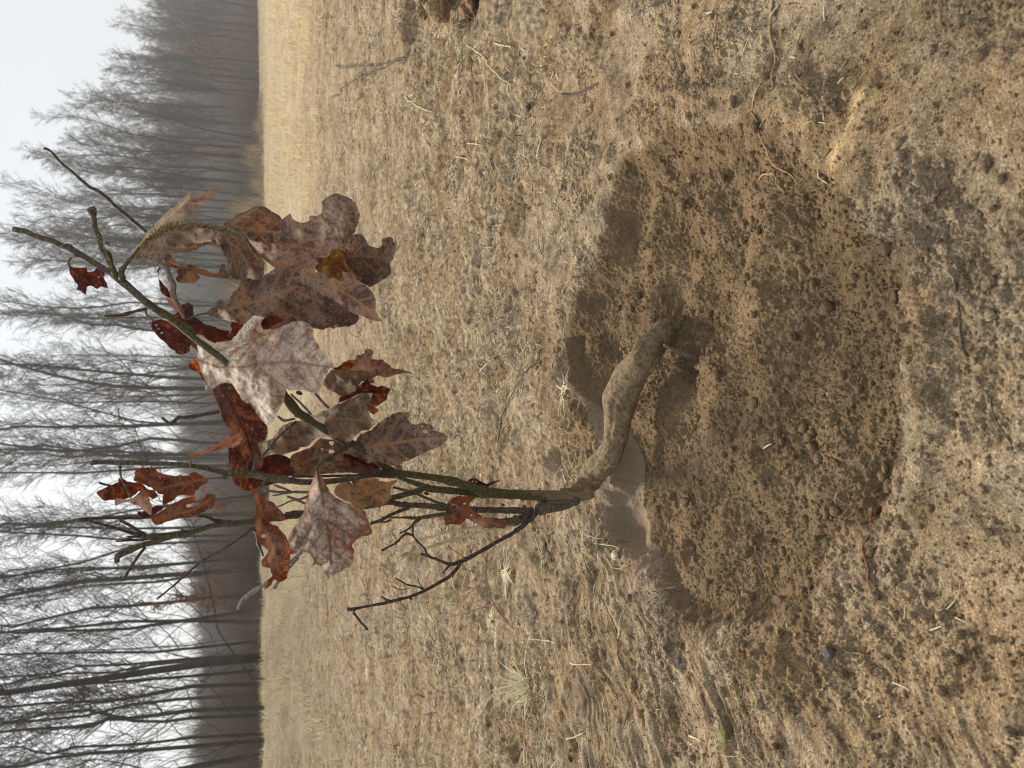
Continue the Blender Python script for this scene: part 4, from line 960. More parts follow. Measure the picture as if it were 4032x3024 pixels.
w.add('C', '915,680,9 908,650,6 912,615,6', Y - .08, Y - .09, 6)
w.add('C', '1410,695,10 1420,650,9 1500,565,9 1600,445,9 1740,320,10', Y - .08, Y - .035, 6)
w.add('C', '1510,780,12 1475,825,8 1458,850,7', Y - .08, Y - .085, 6)
w.add('D', '960,1080,22 935,1115,14 890,1150,14 830,1195,15 780,1225,22 750,1222,20', Y - .03, Y - .11, 8, .4, 1.)
w.add('E', '360,215,18 330,232,12 308,265,10 300,300,9 315,400,7', Y - .12, Y - .14, 6, .3)
w.add('C', '1460,860,7 1445,900,5', Y - .085, Y - .085, 5)
w.each('leaf_stalk', M_bark, 'thin brown leaf stalk')

# ------------------------------------------------------------------ single things lying on the ground
def lay(name, c, st, mat, label, cat, sides=6, lift=.6, arch=0., group=None, rough=.2, jog=.0):
    a = np.array([(*src(c, q[0], q[1]), q[2]) for q in pts(st)])
    P = at_z(a[:, 0], a[:, 1], 0.)
    for _ in range(3):
        h = ground_h(P[:, 0], P[:, 1]); P = at_z(a[:, 0], a[:, 1], h)
    t = P[:, 1] / ray(a[:, 0], a[:, 1])[:, 1]; r = a[:, 2] * CR[c][2] / 2212. / FS * t * (.6 if cat == 'twig' else .65)
    Pr = smooth_path(np.column_stack([P, r]), .004)
    hh = ground_h(Pr[:, 0], Pr[:, 1]); k = 7
    hs_ = np.convolve(np.pad(hh, k, mode='edge'), np.ones(2 * k + 1) / (2 * k + 1), 'valid')
    Pr[:, 2] = np.maximum(hs_, hh * .5 + hs_ * .5) + Pr[:, 3] * lift + .0012 + arch * np.sin(np.linspace(0, 3.14, len(Pr)))
    V, q, tt = tube(Pr[:, :3], np.maximum(Pr[:, 3], .0003), sides, rough, len(st), 200, .3)
    o0 = Pr[0, :3].copy(); b = Bag(); b.add(V - o0, q, tt); o = b.build(name, mat); o.location = o0
    return tag(o, label, cat, group)

lay('root', 'H', '305,-30,15 300,150,15 296,300,15 290,450,14 300,600,13 296,720,12 275,830,10 265,930,8 262,1040,6', M_fineroot, 'long thick pale root running down from the right edge of the picture', 'root', 8, .9)
lay('root', 'H', '-20,640,5 60,760,6 110,860,7 160,960,10 180,1050,11 230,1160,10 290,1270,10 350,1330,9 430,1380,7 520,1480,5', M_fineroot, 'wavy pale root crossing the right rim of the pit', 'root', 7, .9)
lay('root', 'H', '275,880,6 240,940,6 205,1010,4', M_fineroot, 'short side root forking off the long thick root', 'root', 6)
lay('root', 'H', '190,1430,6 210,1390,8 250,1378,8 300,1385,8 325,1440,8 360,1490,7 395,1520,6', M_fineroot, 'hooked pale root curl lying in the pit', 'root', 7)
lay('root', 'O', '1060,960,10 1040,1050,11 1020,1150,12 1000,1250,13 994,1340,15 1010,1450,12 1030,1550,11 1052,1660,11 1050,1690,12', M_redroot, 'long reddish root lying out of the near left corner of the pit', 'root', 8, .9)
lay('root', 'O', '1110,870,6 1050,890,7 960,960,7 900,1020,6 830,1080,6 780,1130,5 740,1190,4', M_redroot, 'longer of the two thin roots trailing into the near side of the pit', 'root', 6)
lay('root', 'O', '1090,830,6 1000,870,6 920,930,5 860,990,5 810,1042,4', M_redroot, 'shorter of the two thin roots trailing into the near side of the pit', 'root', 6)
lay('root', 'Q', '720,652,5 800,680,7 870,715,8 970,722,8 980,740,7 985,800,6 980,870,6 978,950,4', M_fineroot, 'branching yellowish rootlet on the grey soil near the left edge', 'root', 6)
lay('root', 'Q', '1030,715,5 1070,670,6 1110,652,7 1160,660,6 1220,690,5', M_fineroot, 'arched yellowish rootlet on the grey soil near the left edge', 'root', 6, .8, .006)
lay('stick', 'O', '1850,-40,9 1900,50,11 1950,125,12 1985,190,13 2025,255,14 2055,330,13 2090,410,12 2115,490,11 2145,560,9', M_bark, 'grey dead stick nearest to the camera', 'stick', 8, .9)
lay('stick', 'V', '2068,605,5 2072,660,5 2082,740,6 2090,770,6', M_bark, 'thin grey dead stick end just right of the nearest stick', 'stick', 6)
lay('twig', 'N', '500,30,4 560,160,4 600,260,5 650,360,5 700,455,6 740,540,6 775,620,6 815,720,7 850,830,8 880,920,8 905,990,7 915,1070,7 905,1170,7 885,1240,7 855,1320,7 838,1380,6', M_bark, 'longest dark thin twig, lying left of the pit', 'twig', 6, .9)
lay('straw', 'N', '800,532,6 803,600,7 815,660,8 815,715,9', M_straw, 'pale stalk lying across the long dark twig', 'straw')
lay('twig', 'F', '452,555,8 410,640,9 360,725,9 310,810,9 250,915,9 200,1010,9 170,1090,9 150,1200,8 125,1330,7 118,1400,6', M_bark, 'long brown twig lying behind the bent stem', 'twig', 6, .9, .004)
lay('twig', 'F', '205,870,6 190,950,6 178,1060,7', M_twig, 'short side twig of the brown twig behind the bent stem', 'twig')
lay('twig', 'L', '555,720,5 600,680,6 680,630,7 770,580,7 850,540,7 930,500,7 1000,468,7 1080,440,7 1125,425,6', M_bark, 'lower of two brown stalks meeting near the right side clods', 'twig', 6, 1.2, .008)
lay('twig', 'L', '590,475,5 640,492,6 720,492,6 800,482,7 900,485,7 980,465,7 1060,430,7 1160,402,6', M_bark, 'upper of two brown stalks meeting near the right side clods', 'twig', 6, 1.2, .012)
lay('straw', 'L', '1560,328,6 1620,370,8 1690,430,9 1730,480,8 1790,550,7 1830,600,6 1850,650,5', M_straw, 'longest pale straw, lying below the brown clods on the right', 'straw', 6, 1., .004)
lay('straw', 'L', '1098,702,7 1150,735,9 1200,775,8 1260,800,7 1310,825,6 1362,870,5', M_straw, 'curved pale straw in the litter right of the plant', 'straw')
lay('straw', 'L', '1740,312,9 1800,328,9 1870,340,9', M_straw, 'short bright straw right of the longest straw', 'straw')
lay('straw', 'L', '1548,1040,7 1610,1045,8 1675,1058,8', M_straw, 'straight short straw between the leaves and the pit', 'straw')
lay('straw', 'L', '1460,1130,7 1510,1145,8 1570,1160,7', M_straw, 'second straight straw left of the first one between leaves and pit', 'straw')
lay('twig', 'V', '1213,204,3 1235,206,4 1262,196,4 1294,180,3', M_twig, 'small bent black twig right of the pit', 'twig')
lay('straw', 'H', '655,1352,13 690,1405,10 735,1455,8', M_straw, 'jointed white straw at the right rim of the pit', 'straw')
lay('straw', 'H', '50,445,6 80,370,6 132,262,6', M_straw, 'pale straw beside the long thick root', 'straw')
lay('straw', 'H', '625,965,7 670,970,6 722,978,5', M_straw, 'white straw scrap above the ochre patch', 'straw')
lay('straw', 'H', '1010,430,5 1005,480,7 1018,535,5', M_straw, 'upright thin straw scrap right of the ochre patch', 'straw')
lay('straw', 'N', '140,-10,8 170,60,8 210,150,8 255,255,8', M_straw, 'long yellow straw beside the low bare branch', 'straw')
lay('twig', 'N', '245,0,9 280,60,10 310,110,9 340,165,6', M_twig, 'dark short twig beside the long yellow straw', 'twig')
lay('twig', 'G', '805,795,8 860,820,10 950,845,9 1040,862,7 1100,880,6', M_greytwig, 'grey twig on the left rim above the smooth cut wall', 'twig', 6, 1.)
lay('root', 'G', '1022,805,6 1080,860,6 1130,900,7 1210,935,6', M_straw, 'white rootlet hanging over the smooth cut wall', 'root', 6, 1.)
lay('root', 'G', '1000,1010,6 1040,1070,7 1090,1085,8 1130,1070,7 1175,1052,6', M_fineroot, 'bent pinkish rootlet left of the smooth cut wall', 'root', 6)
lay('stick', 'G', '1275,1395,7 1330,1330,9 1400,1285,10 1480,1250,9 1560,1225,7', M_greytwig, 'grey twig lying on the left corner of the pit', 'stick', 6, 1.)
lay('twig', 'N', '450,60,4 500,150,4 590,300,4 640,420,4', M_twig, 'hair thin twig left of the longest dark twig', 'twig')
lay('straw', 'N', '450,895,7 480,905,8 550,908,7 620,905,6', M_straw, 'level straw in the soil left of the tuft', 'straw')
lay('straw', 'N', '180,718,7 270,735,7 360,752,7', M_straw, 'straight yellow straw above the grass tuft', 'straw')
lay('straw', 'N', '1330,1422,10 1370,1440,9 1410,1465,8', M_straw, 'thick pale straw stub near the green sprout', 'straw')
lay('straw', 'N', '480,1440,9 520,1420,9 548,1405,8', M_straw, 'pale straw stub at the left side of the picture', 'straw')
lay('root', 'N', '1420,1300,7 1470,1285,7 1520,1305,6 1550,1340,6 1575,1370,6', M_twig, 'curved dark rootlet near the green sprout', 'root')
lay('root', 'N', '1600,1555,7 1640,1570,8 1690,1570,7', M_fineroot, 'orange rootlet scrap at the left edge of the bare soil', 'root')
lay('straw', 'Q', '1215,950,6 1270,975,7 1335,1008,6', M_straw, 'pale thin straw on the near grey soil', 'straw')
lay('straw', 'Q', '1495,550,8 1540,540,9 1585,518,8', M_straw, 'curved husk straw at the near edge', 'straw')
lay('straw', 'Q', '1690,448,7 1735,465,8 1775,488,7', M_straw, 'short yellow straw right beside the curved husk', 'straw')
lay('straw', 'Q', '1300,370,6 1308,410,7 1312,460,6', M_straw, 'small pale straw right of the reddish root tip', 'straw')
lay('straw', 'Q', '1625,388,6 1655,360,7 1690,330,6 1725,250,5 1728,180,5', M_straw, 'bent thin straw at the near edge', 'straw')
lay('root', 'Q', '0,1480,7 80,1530,8 150,1590,7 190,1620,6', M_fineroot, 'pale root at the lower left corner of the picture', 'root')
lay('straw', 'O', '215,520,8 245,500,9 275,482,8', M_straw, 'frayed straw scrap lying in the brown pit soil', 'straw')
lay('straw', 'O', '790,850,5 797,890,6 798,935,5', M_straw, 'tiny upright straw in the near half of the pit', 'straw')
lay('root', 'E', '1340,1460,4 1450,1450,4 1550,1420,5 1580,1405,5 1680,1380,9 1785,1355,9', M_redroot, 'dark reddish stalk beside the arching bare branch', 'twig', 6, 1., .01)
lay('stalk', 'E', '1650,960,5 1680,1080,6 1720,1210,7 1750,1330,7 1800,1430,7 1850,1550,6', M_redroot, 'thin reddish weed stalk lying above the grass tuft', 'weed stalk', 6, 1., .02)
for k, (c, st, lb) in enumerate((('E', '960,985,13 1150,925,12 1400,850,12 1600,790,10 1850,740,9', 'lower flattened dead grass stalk leaning behind the stem base'), ('E', '950,910,7 1200,832,9 1400,780,9 1650,742,8', 'upper flattened dead grass stalk leaning behind the stem base'))):
    Pr = smooth_path(path_y(c, st, YB + .06, YB + .02), .004); V, q, t = tube(Pr[:, :3], Pr[:, 3], 6, .3, k, 300, .6)
    o0 = Pr[-1, :3].copy(); b = Bag(); b.add(V - o0, q, t); o = b.build('grass_stalk', M_straw); o.location = o0; tag(o, lb, 'grass stalk')

def lump(name, c, x, y, rpx, mat, label, cat, sq=(1, 1, .7), seed=0, amp=.25, sub=3, sink=.3, fr=2.2):
    bm = _bm.new(); _bm.ops.create_icosphere(bm, subdivisions=sub, radius=1)
    v0 = np.array([v.co[:] for v in bm.verts]); f0 = np.array([[q.index for q in f.verts] for f in bm.faces]); bm.free()
    X, Yy = src(c, x, y); P = at_z(X, Yy, 0.); h = ground_h(P[0], P[1])[0]; P = at_z(X, Yy, h)
    t = P[1] / ray(X, Yy)[1]; r = rpx * CR[c][2] / 2212. / FS * t
    d = 1 + amp * vnoise(v0[:, 0] * fr + seed, v0[:, 1] * fr + v0[:, 2] * 1.7, seed) + amp * .5 * vnoise(v0[:, 0] * fr * 2.6, v0[:, 2] * fr * 2.6 + v0[:, 1] * fr, seed + 1) + amp * .25 * vnoise(v0[:, 1] * fr * 7, v0[:, 2] * fr * 7 + v0[:, 0] * 5, seed + 2)
    V = v0 * d[:, None] * r * np.array(sq)
    o = mesh_np(name, V, f0, mat); o.location = (P[0], P[1], h + r * sq[2] * (1 - sink * 2)); o.rotation_euler = (0, 0, seed)
    return tag(o, label, cat)
for a in (('N', 785, 112, 34, M_palestone, 'pale cream pebble on the left rim above the cut wall'), ('L', 1992, 782, 28, M_darkstone, 'smooth grey pebble right of the leaves'),
          ('Q', 715, 725, 46, M_darkstone, 'largest dark purplish stone, near the branching rootlet'), ('Q', 345, 888, 20, M_darkstone, 'small bluish pebble left of the purplish stone'),
          ('Q', 250, 985, 10, M_palestone, 'tiny cream pebble left of the bluish pebble'), ('Q', 420, 865, 34, M_clod, 'brown bark-like lump beside the bluish pebble'),
          ('O', 702, 100, 11, M_palestone, 'white grain on a clod in the middle of the pit'), ('O', 1230, 330, 26, M_clod, 'ochre lump on the near rim of the pit'),
          ('O', 1385, 305, 32, M_clod, 'larger rusty lump near the near rim of the pit'), ('H', 500, 320, 20, M_darkstone, 'flat slate chip right of the long thick root'),
          ('F', 1710, 265, 26, M_clod, 'round clod in the pit right of the stem end'), ('V', 1475, 445, 13, M_clod, 'largest round clod among the crumbs in the right part of the pit'),
          ('V', 1492, 385, 9, M_clod, 'second round clod in the right part of the pit'), ('V', 1512, 425, 8, M_clod, 'third round clod in the right part of the pit'),
          ('G', 1610, 560, 44, M_clod, 'flat dark clod in the left part of the pit'), ('G', 1815, 245, 18, M_stone, 'grey grain in the middle of the pit'),
          ('N', 1245, 880, 22, M_darkstone, 'black crumb on the soil left of the pit'), ('N', 605, 765, 20, M_palestone, 'cream husk scrap on the soil left of the pit'),
          ('H', 1225, 1320, 11, M_palestone, 'white chip right of the ochre patch'), ('L', 2120, 740, 17, M_clod, 'orange crumb beside the smooth grey pebble'),
          ('L', 1815, 1010, 17, M_clod, 'orange crumb in the litter right of the plant'), ('F', 735, 610, 34, M_stone, 'flat grey clod on the far rim of the pit'),
          ('F', 745, 705, 36, M_stone, 'second flat grey clod on the far rim, nearer the stem'), ('O', 2180, 1440, 16, M_palestone, 'whitish grain by the near edge')):
    lump('stone' if a[4] in (M_stone, M_darkstone, M_palestone) else 'soil_clod', a[0], a[1], a[2], a[3], a[4], a[5], 'pebble' if a[4] in (M_stone, M_darkstone, M_palestone) else 'soil clod', seed=int(a[1]) % 50)
lump('soil_clod', 'L', 1385, 70, 92, M_clod, 'upper one of the big brown clods at the right edge of the picture', 'soil clod', (1.1, .8, .7), 3, .4, 5, .2, 1.6)
lump('soil_clod', 'L', 1600, 90, 110, M_clod, 'lower one of the big brown clods at the right edge of the picture', 'soil clod', (1.1, .8, .6), 8, .4, 5, .2, 1.6)
lump('soil_clod', 'L', 1250, 60, 70, M_clod, 'smaller brown clod above the two big ones at the right edge', 'soil clod', (1.1, .8, .6), 12, .4, 5, .25, 1.6)

def tuft(name, c, x, y, blades, mat, label, cat, Lm=(.05, .14), spread=1., w=.0011, els=(.25, 1.35), gr=1.):
    X, Yy = src(c, x, y); P = at_z(X, Yy, 0.); h = ground_h(P[0], P[1])[0]; P = at_z(X, Yy, h)
    n = blades; az = rng.normal(-.3, spread, n) + math.pi / 2 * 0; el = rng.uniform(*els, n); L = rng.uniform(*Lm, n)
    s = np.linspace(0, 1, 6)
    dx = np.sin(az) * np.cos(el); dy = np.cos(az) * np.cos(el); dz = np.sin(el)
    B = np.zeros((n, 6, 3)); j = rng.normal(0, .008, (n, 2))
    B[..., 0] = j[:, :1] + (dx * L)[:, None] * s; B[..., 1] = j[:, 1:] + (dy * L)[:, None] * s
    B[..., 2] = (dz * L)[:, None] * s - (.45 * L * np.cos(el))[:, None] * s ** 2.2
    B[..., 2] = np.maximum(B[..., 2], .001)
    B[..., 0] += (rng.normal(0, .15, n) * L)[:, None] * s ** 2
    W = rng.uniform(.6, 1.4, n)[:, None] * w * np.array([1, 1.1, 1, .8, .5, .15])[None]
    a2 = az + math.pi / 2 + rng.normal(0, .5, n); side = np.stack([np.sin(a2), np.cos(a2), rng.normal(0, .3, n)], -1)
    V, Q = batch_strips(B, W, side); tone = np.repeat(rng.random(n) * gr, 12)
    o = mesh_np(name, V, Q, mat, attrs=dict(tone=tone), smooth=False); o.location = (P[0], P[1], h)
    return tag(o, label, cat)
tuft('grass_tuft', 'M', 1990, 1040, 70, M_tuft, 'pale dry grass tuft with green blades on the left bare soil', 'grass tuft', (.04, .13), 1.0, .0013, (.15, 1.2), .85)
tuft('grass_tuft', 'M', 2000, 1130, 22, M_tuft, 'small second bunch of pale blades below the big grass tuft', 'grass tuft', (.03, .08), .7, .0015)
tuft('grass_sprout', 'N', 1575, 1450, 12, M_greenblade, 'green sprout of thin blades at the lower left', 'sprout', (.015, .03), 1.4, .0006)
tuft('grass_sprout', 'N', 1590, 790, 7, M_greenblade, 'tiny green sprout on the grey soil left of the pit', 'sprout', (.008, .02), 1.6, .0005)
tuft('grass_sprout', 'G', 480, 1080, 9, M_greenblade, 'short green blades near the long yellow straw', 'sprout', (.015, .03), 1.4, .0007)
tuft('grass_sprout', 'F', 1475, 1080, 2, M_greenblade, 'single green blade lying on the pit soil under the bent stem', 'sprout', (.02, .03), .3, .0007)
tuft('grass_tuft', 'F', 640, 880, 26, M_tuft, 'curly pale grass on the far rim behind the bent stem', 'grass tuft', (.015, .05), 2.2, .0007, (.02, .35), .65)
tuft('grass_tuft', 'M', 1730, 600, 60, M_tuft, 'matted pale grass between the arching branch and the big tuft', 'grass tuft', (.02, .08), 2.5, .0010, (.02, .35), .65)
tuft('grass_tuft', 'M', 1830, 260, 60, M_tuft, 'matted pale grass below the stem base on the left', 'grass tuft', (.02, .07), 2.5, .0010, (.02, .35), .65)
tuft('grass_tuft', 'M', 820, 960, 60, M_tuft, 'flattened pale grass patch in the middle distance on the left', 'grass tuft', (.03, .10), 2.5, .0016, (.02, .35), .65)
tuft('grass_tuft', 'M', 740, 1150, 50, M_tuft, 'flattened pale grass patch left of the middle distance one', 'grass tuft', (.03, .12), 2.5, .0018, (.02, .35), .65)

# ------------------------------------------------------------------ the wood behind the field
def interp_paths(P, R_, t):
    """P (N,K,3), t (N,m) in 0..1 -> position (N,m,3), tangent, radius"""
    N, K, _ = P.shape; f = t * (K - 1); i = np.clip(f.astype(int), 0, K - 2); f = f - i
    ar = np.arange(N)[:, None]
    a, b = P[ar, i], P[ar, i + 1]
    T = b - a; T /= np.linalg.norm(T, axis=-1)[..., None] + 1e-9
    return a + (b - a) * f[..., None], T, R_[ar, i] * (1 - f) + R_[ar, i + 1] * f

def spawn(P, R_, m, t0, t1, length, ang, upw, K, g, rmin, rf=.55, crook=.05):
    N = len(P); t = t0 + (t1 - t0) * (np.arange(m)[None] + g.random((N, m))) / m
    pos_, T, r = interp_paths(P, R_, t)
    q = g.standard_normal((N, m, 3)); q -= (q * T).sum(-1)[..., None] * T; q /= np.linalg.norm(q, axis=-1)[..., None] + 1e-9
    a = (ang * g.uniform(.6, 1.35, (N, m)))[..., None]
    d = T * np.cos(a) + q * np.sin(a)
    L = length(t) * g.uniform(.55, 1.2, (N, m)) if callable(length) else length * g.uniform(.5, 1.25, (N, m)) * (1.1 - .6 * t)
    s = np.linspace(0, 1, K)
    C = pos_[:, :, None] + d[:, :, None] * (L[..., None] * s)[..., None]
    C[..., 2] += upw * (L[..., None] * s ** 2)
    C += np.cumsum(g.standard_normal(C.shape) * (crook * L)[..., None, None], axis=2) * (s[None, None, :, None] > 0) * .6
    r0 = np.maximum(r * rf * g.uniform(.5, 1, r.shape), rmin * 1.6)
    Rr = r0[..., None] * (1 - s * .8); Rr = np.maximum(Rr, rmin)
    return C.reshape(-1, K, 3), Rr.reshape(-1, K)

def tree_meshes(seed, H, r0, path=None, t_low=.30, n1=22, spread=.5, L1=.26, fine=6, tmin=.006):
    g = np.random.default_rng(seed)
    if path is None:
        K = 12; s = np.linspace(0, 1, K)
        P = np.stack([np.cumsum(g.normal(0, .014 * H, K)) * s, np.cumsum(g.normal(0, .014 * H, K)) * s, s * H], -1)
    else:
        P = smooth_path(np.column_stack([path, path[:, 0] * 0]), H / 16.)[:, :3]; K = len(P); s = np.linspace(0, 1, K)
    Rt = r0 * (1 - s * .86) ** 1.0; Rt[0] *= 1.25
    V, q, t = tube(P, Rt, 9, .06, seed, 8)
    b1, r1 = spawn(P[None], Rt[None], n1, t_low, .97, lambda t_: H * L1 * (1.15 - .75 * t_), spread, .16, 6, g, tmin * 1.6, .5, .09)
    b2, r2 = spawn(b1, r1, 5, .2, .98, H * L1 * .38, .66, .10, 4, g, tmin * 1.2, .6, .09)
    b3, r3 = spawn(b2, r2, fine, .2, 1., H * L1 * .17, .55, .10, 3, g, tmin, .8, .08)
    b4, r4 = spawn(b3, r3, 2, .3, 1., H * L1 * .085, .5, .10, 3, g, tmin * .8, .8, .08)
    bag = Bag()
    for B_, R2, sd_ in ((b1, r1, 5), (b2, r2, 3), (b3, r3, 3), (b4, r4, 3)):
        v, qq = batch_tubes(B_, R2, sd_); bag.add(v, qq)
    return (V, q, t), bag, P, (b1, b2)

def place_tree(name, seed, base, H, r0, label, group=None, path=None, **k):
    (V, q, t), bag, P, _ = tree_meshes(seed, H, r0, path, **k)
    e = empty(name, base); tag(e, label, 'tree', group)
    o = mesh_np('trunk', V, [q, t], M_tree, e)
    c = bag.build('crown', M_twigs, e)
    return e

def traced_tree(k, c, st, D, H, label, **kw):
    a = np.array([(*src(c, q[0], q[1]), q[2]) for q in pts(st)])
    P = at_y(a[:, 0], a[:, 1], D + .12 * np.arange(len(a)))
    r0 = a[0, 2] * CR[c][2] / 2212. / FS * D * .75
    gz = float(height(P[:1, 0], P[:1, 1], np.array([.3]), False)[0][0])
    base = np.array([P[0, 0] + (P[0, 0] - P[1, 0]) * .05, P[0, 1], gz - .1])
    top = P[-1]; d = P[-1] - P[-2]; d /= np.linalg.norm(d); P = np.vstack([base, P])
    while P[-1, 2] < H: 
        d = d + np.array([*(np.random.default_rng(k + len(P)).normal(0, .07, 2)), .12]); d /= np.linalg.norm(d); P = np.vstack([P, P[-1] + d * 1.5])
    place_tree('deciduous_tree', k, tuple(base), P[-1, 2], r0, label, 'traced trees at the near edge of the wood' if 0 else None, P - base, **kw)

NT = dict(n1=21, fine=6, t_low=.10, L1=.20, tmin=.0036, spread=.60)
traced_tree(101, 'K', '2085,1180,24 1500,1202,25 1300,1230,27 1000,1268,30 850,1272,34 700,1330,26 300,1345,24 0,1372,20', 17.5, 13, 'bare tree with the thickest trunk among those at the left edge, kinked halfway up', **NT)
traced_tree(102, 'K', '2085,1440,22 1600,1480,22 1100,1520,20 700,1541,18 400,1580,16 200,1640,14 0,1652,12', 18, 13, 'leaning bare tree nearest the left edge of the picture', **NT)
traced_tree(103, 'K', '2085,1390,16 1800,1400,15 1500,1420,14 1100,1470,12 600,1490,11 400,1545,10 300,1530,9 150,1487,9 0,1500,8', 19, 13, 'thin bare tree with a sharp wiggle near its top, second from the left edge', **NT)
traced_tree(104, 'K', '2085,990,20 1500,1012,18 1250,1060,17 1100,1095,16 800,1130,14 400,1140,12 0,1180,9', 20, 14, 'bare tree leaning left just right of the thickest kinked trunk', **NT)
traced_tree(105, 'K', '2085,880,16 1500,930,14 1000,970,12 700,990,11 300,1020,10 130,1055,9 0,1060,8', 21, 14, 'slim slightly bent bare tree, right of the one that leans left', **NT)
traced_tree(106, 'K', '2085,760,16 1500,792,14 1000,838,12 600,852,11 400,910,10 0,940,9', 22, 14, 'slim bare tree bowing gently leftwards', **NT)
traced_tree(107, 'K', '2085,650,15 1600,700,13 1200,741,11 700,742,10 0,756,8', 23, 15, 'straightest slim bare tree left of the star branched one', **NT)
traced_tree(108, 'K', '2085,500,20 1500,492,24 1210,495,26 1000,495,20 800,520,14 400,560,11 150,565,10 0,590,8', 24, 15, 'bare tree with side branches bursting out like a star at one knot', **NT)
traced_tree(109, 'K', '2085,1240,18 1550,1258,16 1300,1290,14 1050,1285,12 700,1200,11 400,1225,9 0,1310,8', 19, 13, 'bare tree twining behind the thickest kinked trunk', **NT)
traced_tree(110, 'J', '1960,240,26 1500,240,27 1000,232,23 850,225,20 600,190,14 300,120,10 0,30,8', 40, 17, 'thick straight bare tree right behind the middle of the sapling', **NT)
traced_tree(111, 'J', '1960,640,20 1500,635,18 1100,600,16 850,660,14 500,700,12 0,640,9', 36, 16, 'bare tree behind the tip of the upright branch', **NT)
traced_tree(112, 'J', '1960,725,15 1400,720,14 900,700,11 500,690,9 0,680,7', 38, 17, 'slender bare tree just left of the tip of the upright branch', **NT)
traced_tree(113, 'J', '1960,800,15 1500,800,15 900,832,14 600,852,12 300,850,10 0,850,8', 33, 16, 'bare tree behind the rust leaves by the upright branch', **NT)
traced_tree(114, 'J', '1960,1300,15 1400,1310,14 900,1340,12 600,1310,10 0,1280,7', 30, 15, 'bare tree behind the V shaped twigs', **NT)
traced_tree(115, 'J', '1960,1350,14 1400,1352,13 1000,1372,14 600,1500,14 300,1560,12 0,1620,9', 28, 15, 'bare tree leaning strongly left beyond the hooked branch tip', **NT)
traced_tree(116, 'J', '1960,1480,12 1500,1492,11 1000,1530,9 600,1560,8 0,1600,7', 27, 15, 'slender bare tree beyond the thin slanting twig', **NT)
traced_tree(117, 'J', '1960,500,13 1450,500,13 1000,480,12 700,400,10 400,320,9 0,250,7', 42, 17, 'bare tree leaning right behind the black hooked twig', **NT)
traced_tree(118, 'K', '2085,950,9 2000,950,10 1850,750,10 1720,550,9 1700,400,8', 17, 3.2, 'short greenish tree leaning far over at the edge of the wood', n1=8, fine=3, t_low=.5, L1=.3)

def fY(b): return float(np.interp(b, [-.75, -.5, -.2, 0, .2, .35, .5, .62, .75], [17, 20, 27, 38, 52, 68, 96, 120, 150]))
protos = []
for i in range(8):
    g = np.random.default_rng(300 + i); H = 15.
    (V, q, t), bag, P, _ = tree_meshes(300 + i, H, g.uniform(.06, .12), None, n1=28, fine=6, t_low=g.uniform(.15, .35), spread=g.uniform(.30, .52), L1=g.uniform(.15, .21), tmin=.0055)
    tm = mesh_np('trunk', V, [q, t], M_tree); cm = bag.build('crown', M_twigs)
    protos.append((tm, cm))
used = set(); gt = random.Random(5); cnt = 0
rows = [(0, .045), (5, .055), (11, .065), (18, .075), (28, .085)]
for ri, (off, st) in enumerate(rows):
    b = -.70 + gt.uniform(0, st)
    while b < .72:
        D = fY(b) + off * (1 + .3 * b) + gt.uniform(-2, 2)
        stp = st * 30 / fY(b) * gt.uniform(.6, 1.4) * (.64 if b > .12 else 1.15)
        if ri == 0 and b < .05: b += stp * .6
        x, y = b * D, D
        k = gt.randrange(8); tm, cm = protos[k]
        gz = float(height(np.array([x]), np.array([y]), np.array([.3]), False)[0][0])
        e = empty('deciduous_tree', (x, y, gz - .1)); e.rotation_euler = (gt.uniform(-.04, .04), gt.uniform(-.06, .06), gt.uniform(0, 6.28))
        sc_ = gt.uniform(.78, 1.08) * float(np.interp(b, [.15, .35, .55], [1, .86, .68])); e.scale = (sc_ * gt.uniform(.85, 1.1), sc_ * gt.uniform(.85, 1.1), sc_)
        zone = 'in the far right end of the wood' if b > .25 else ('in the middle of the wood' if b > -.15 else 'standing back in the left part of the wood')
        tag(e, 'slender bare tree ' + zone, 'tree', 'bare trees ' + zone)
        if k in used: t2, c2 = tm.copy(), cm.copy(); COL.objects.link(t2); COL.objects.link(c2)
        else: t2, c2 = tm, cm; used.add(k)
        t2.parent = e; c2.parent = e; cnt += 1
        b += stp
print('trees', cnt)

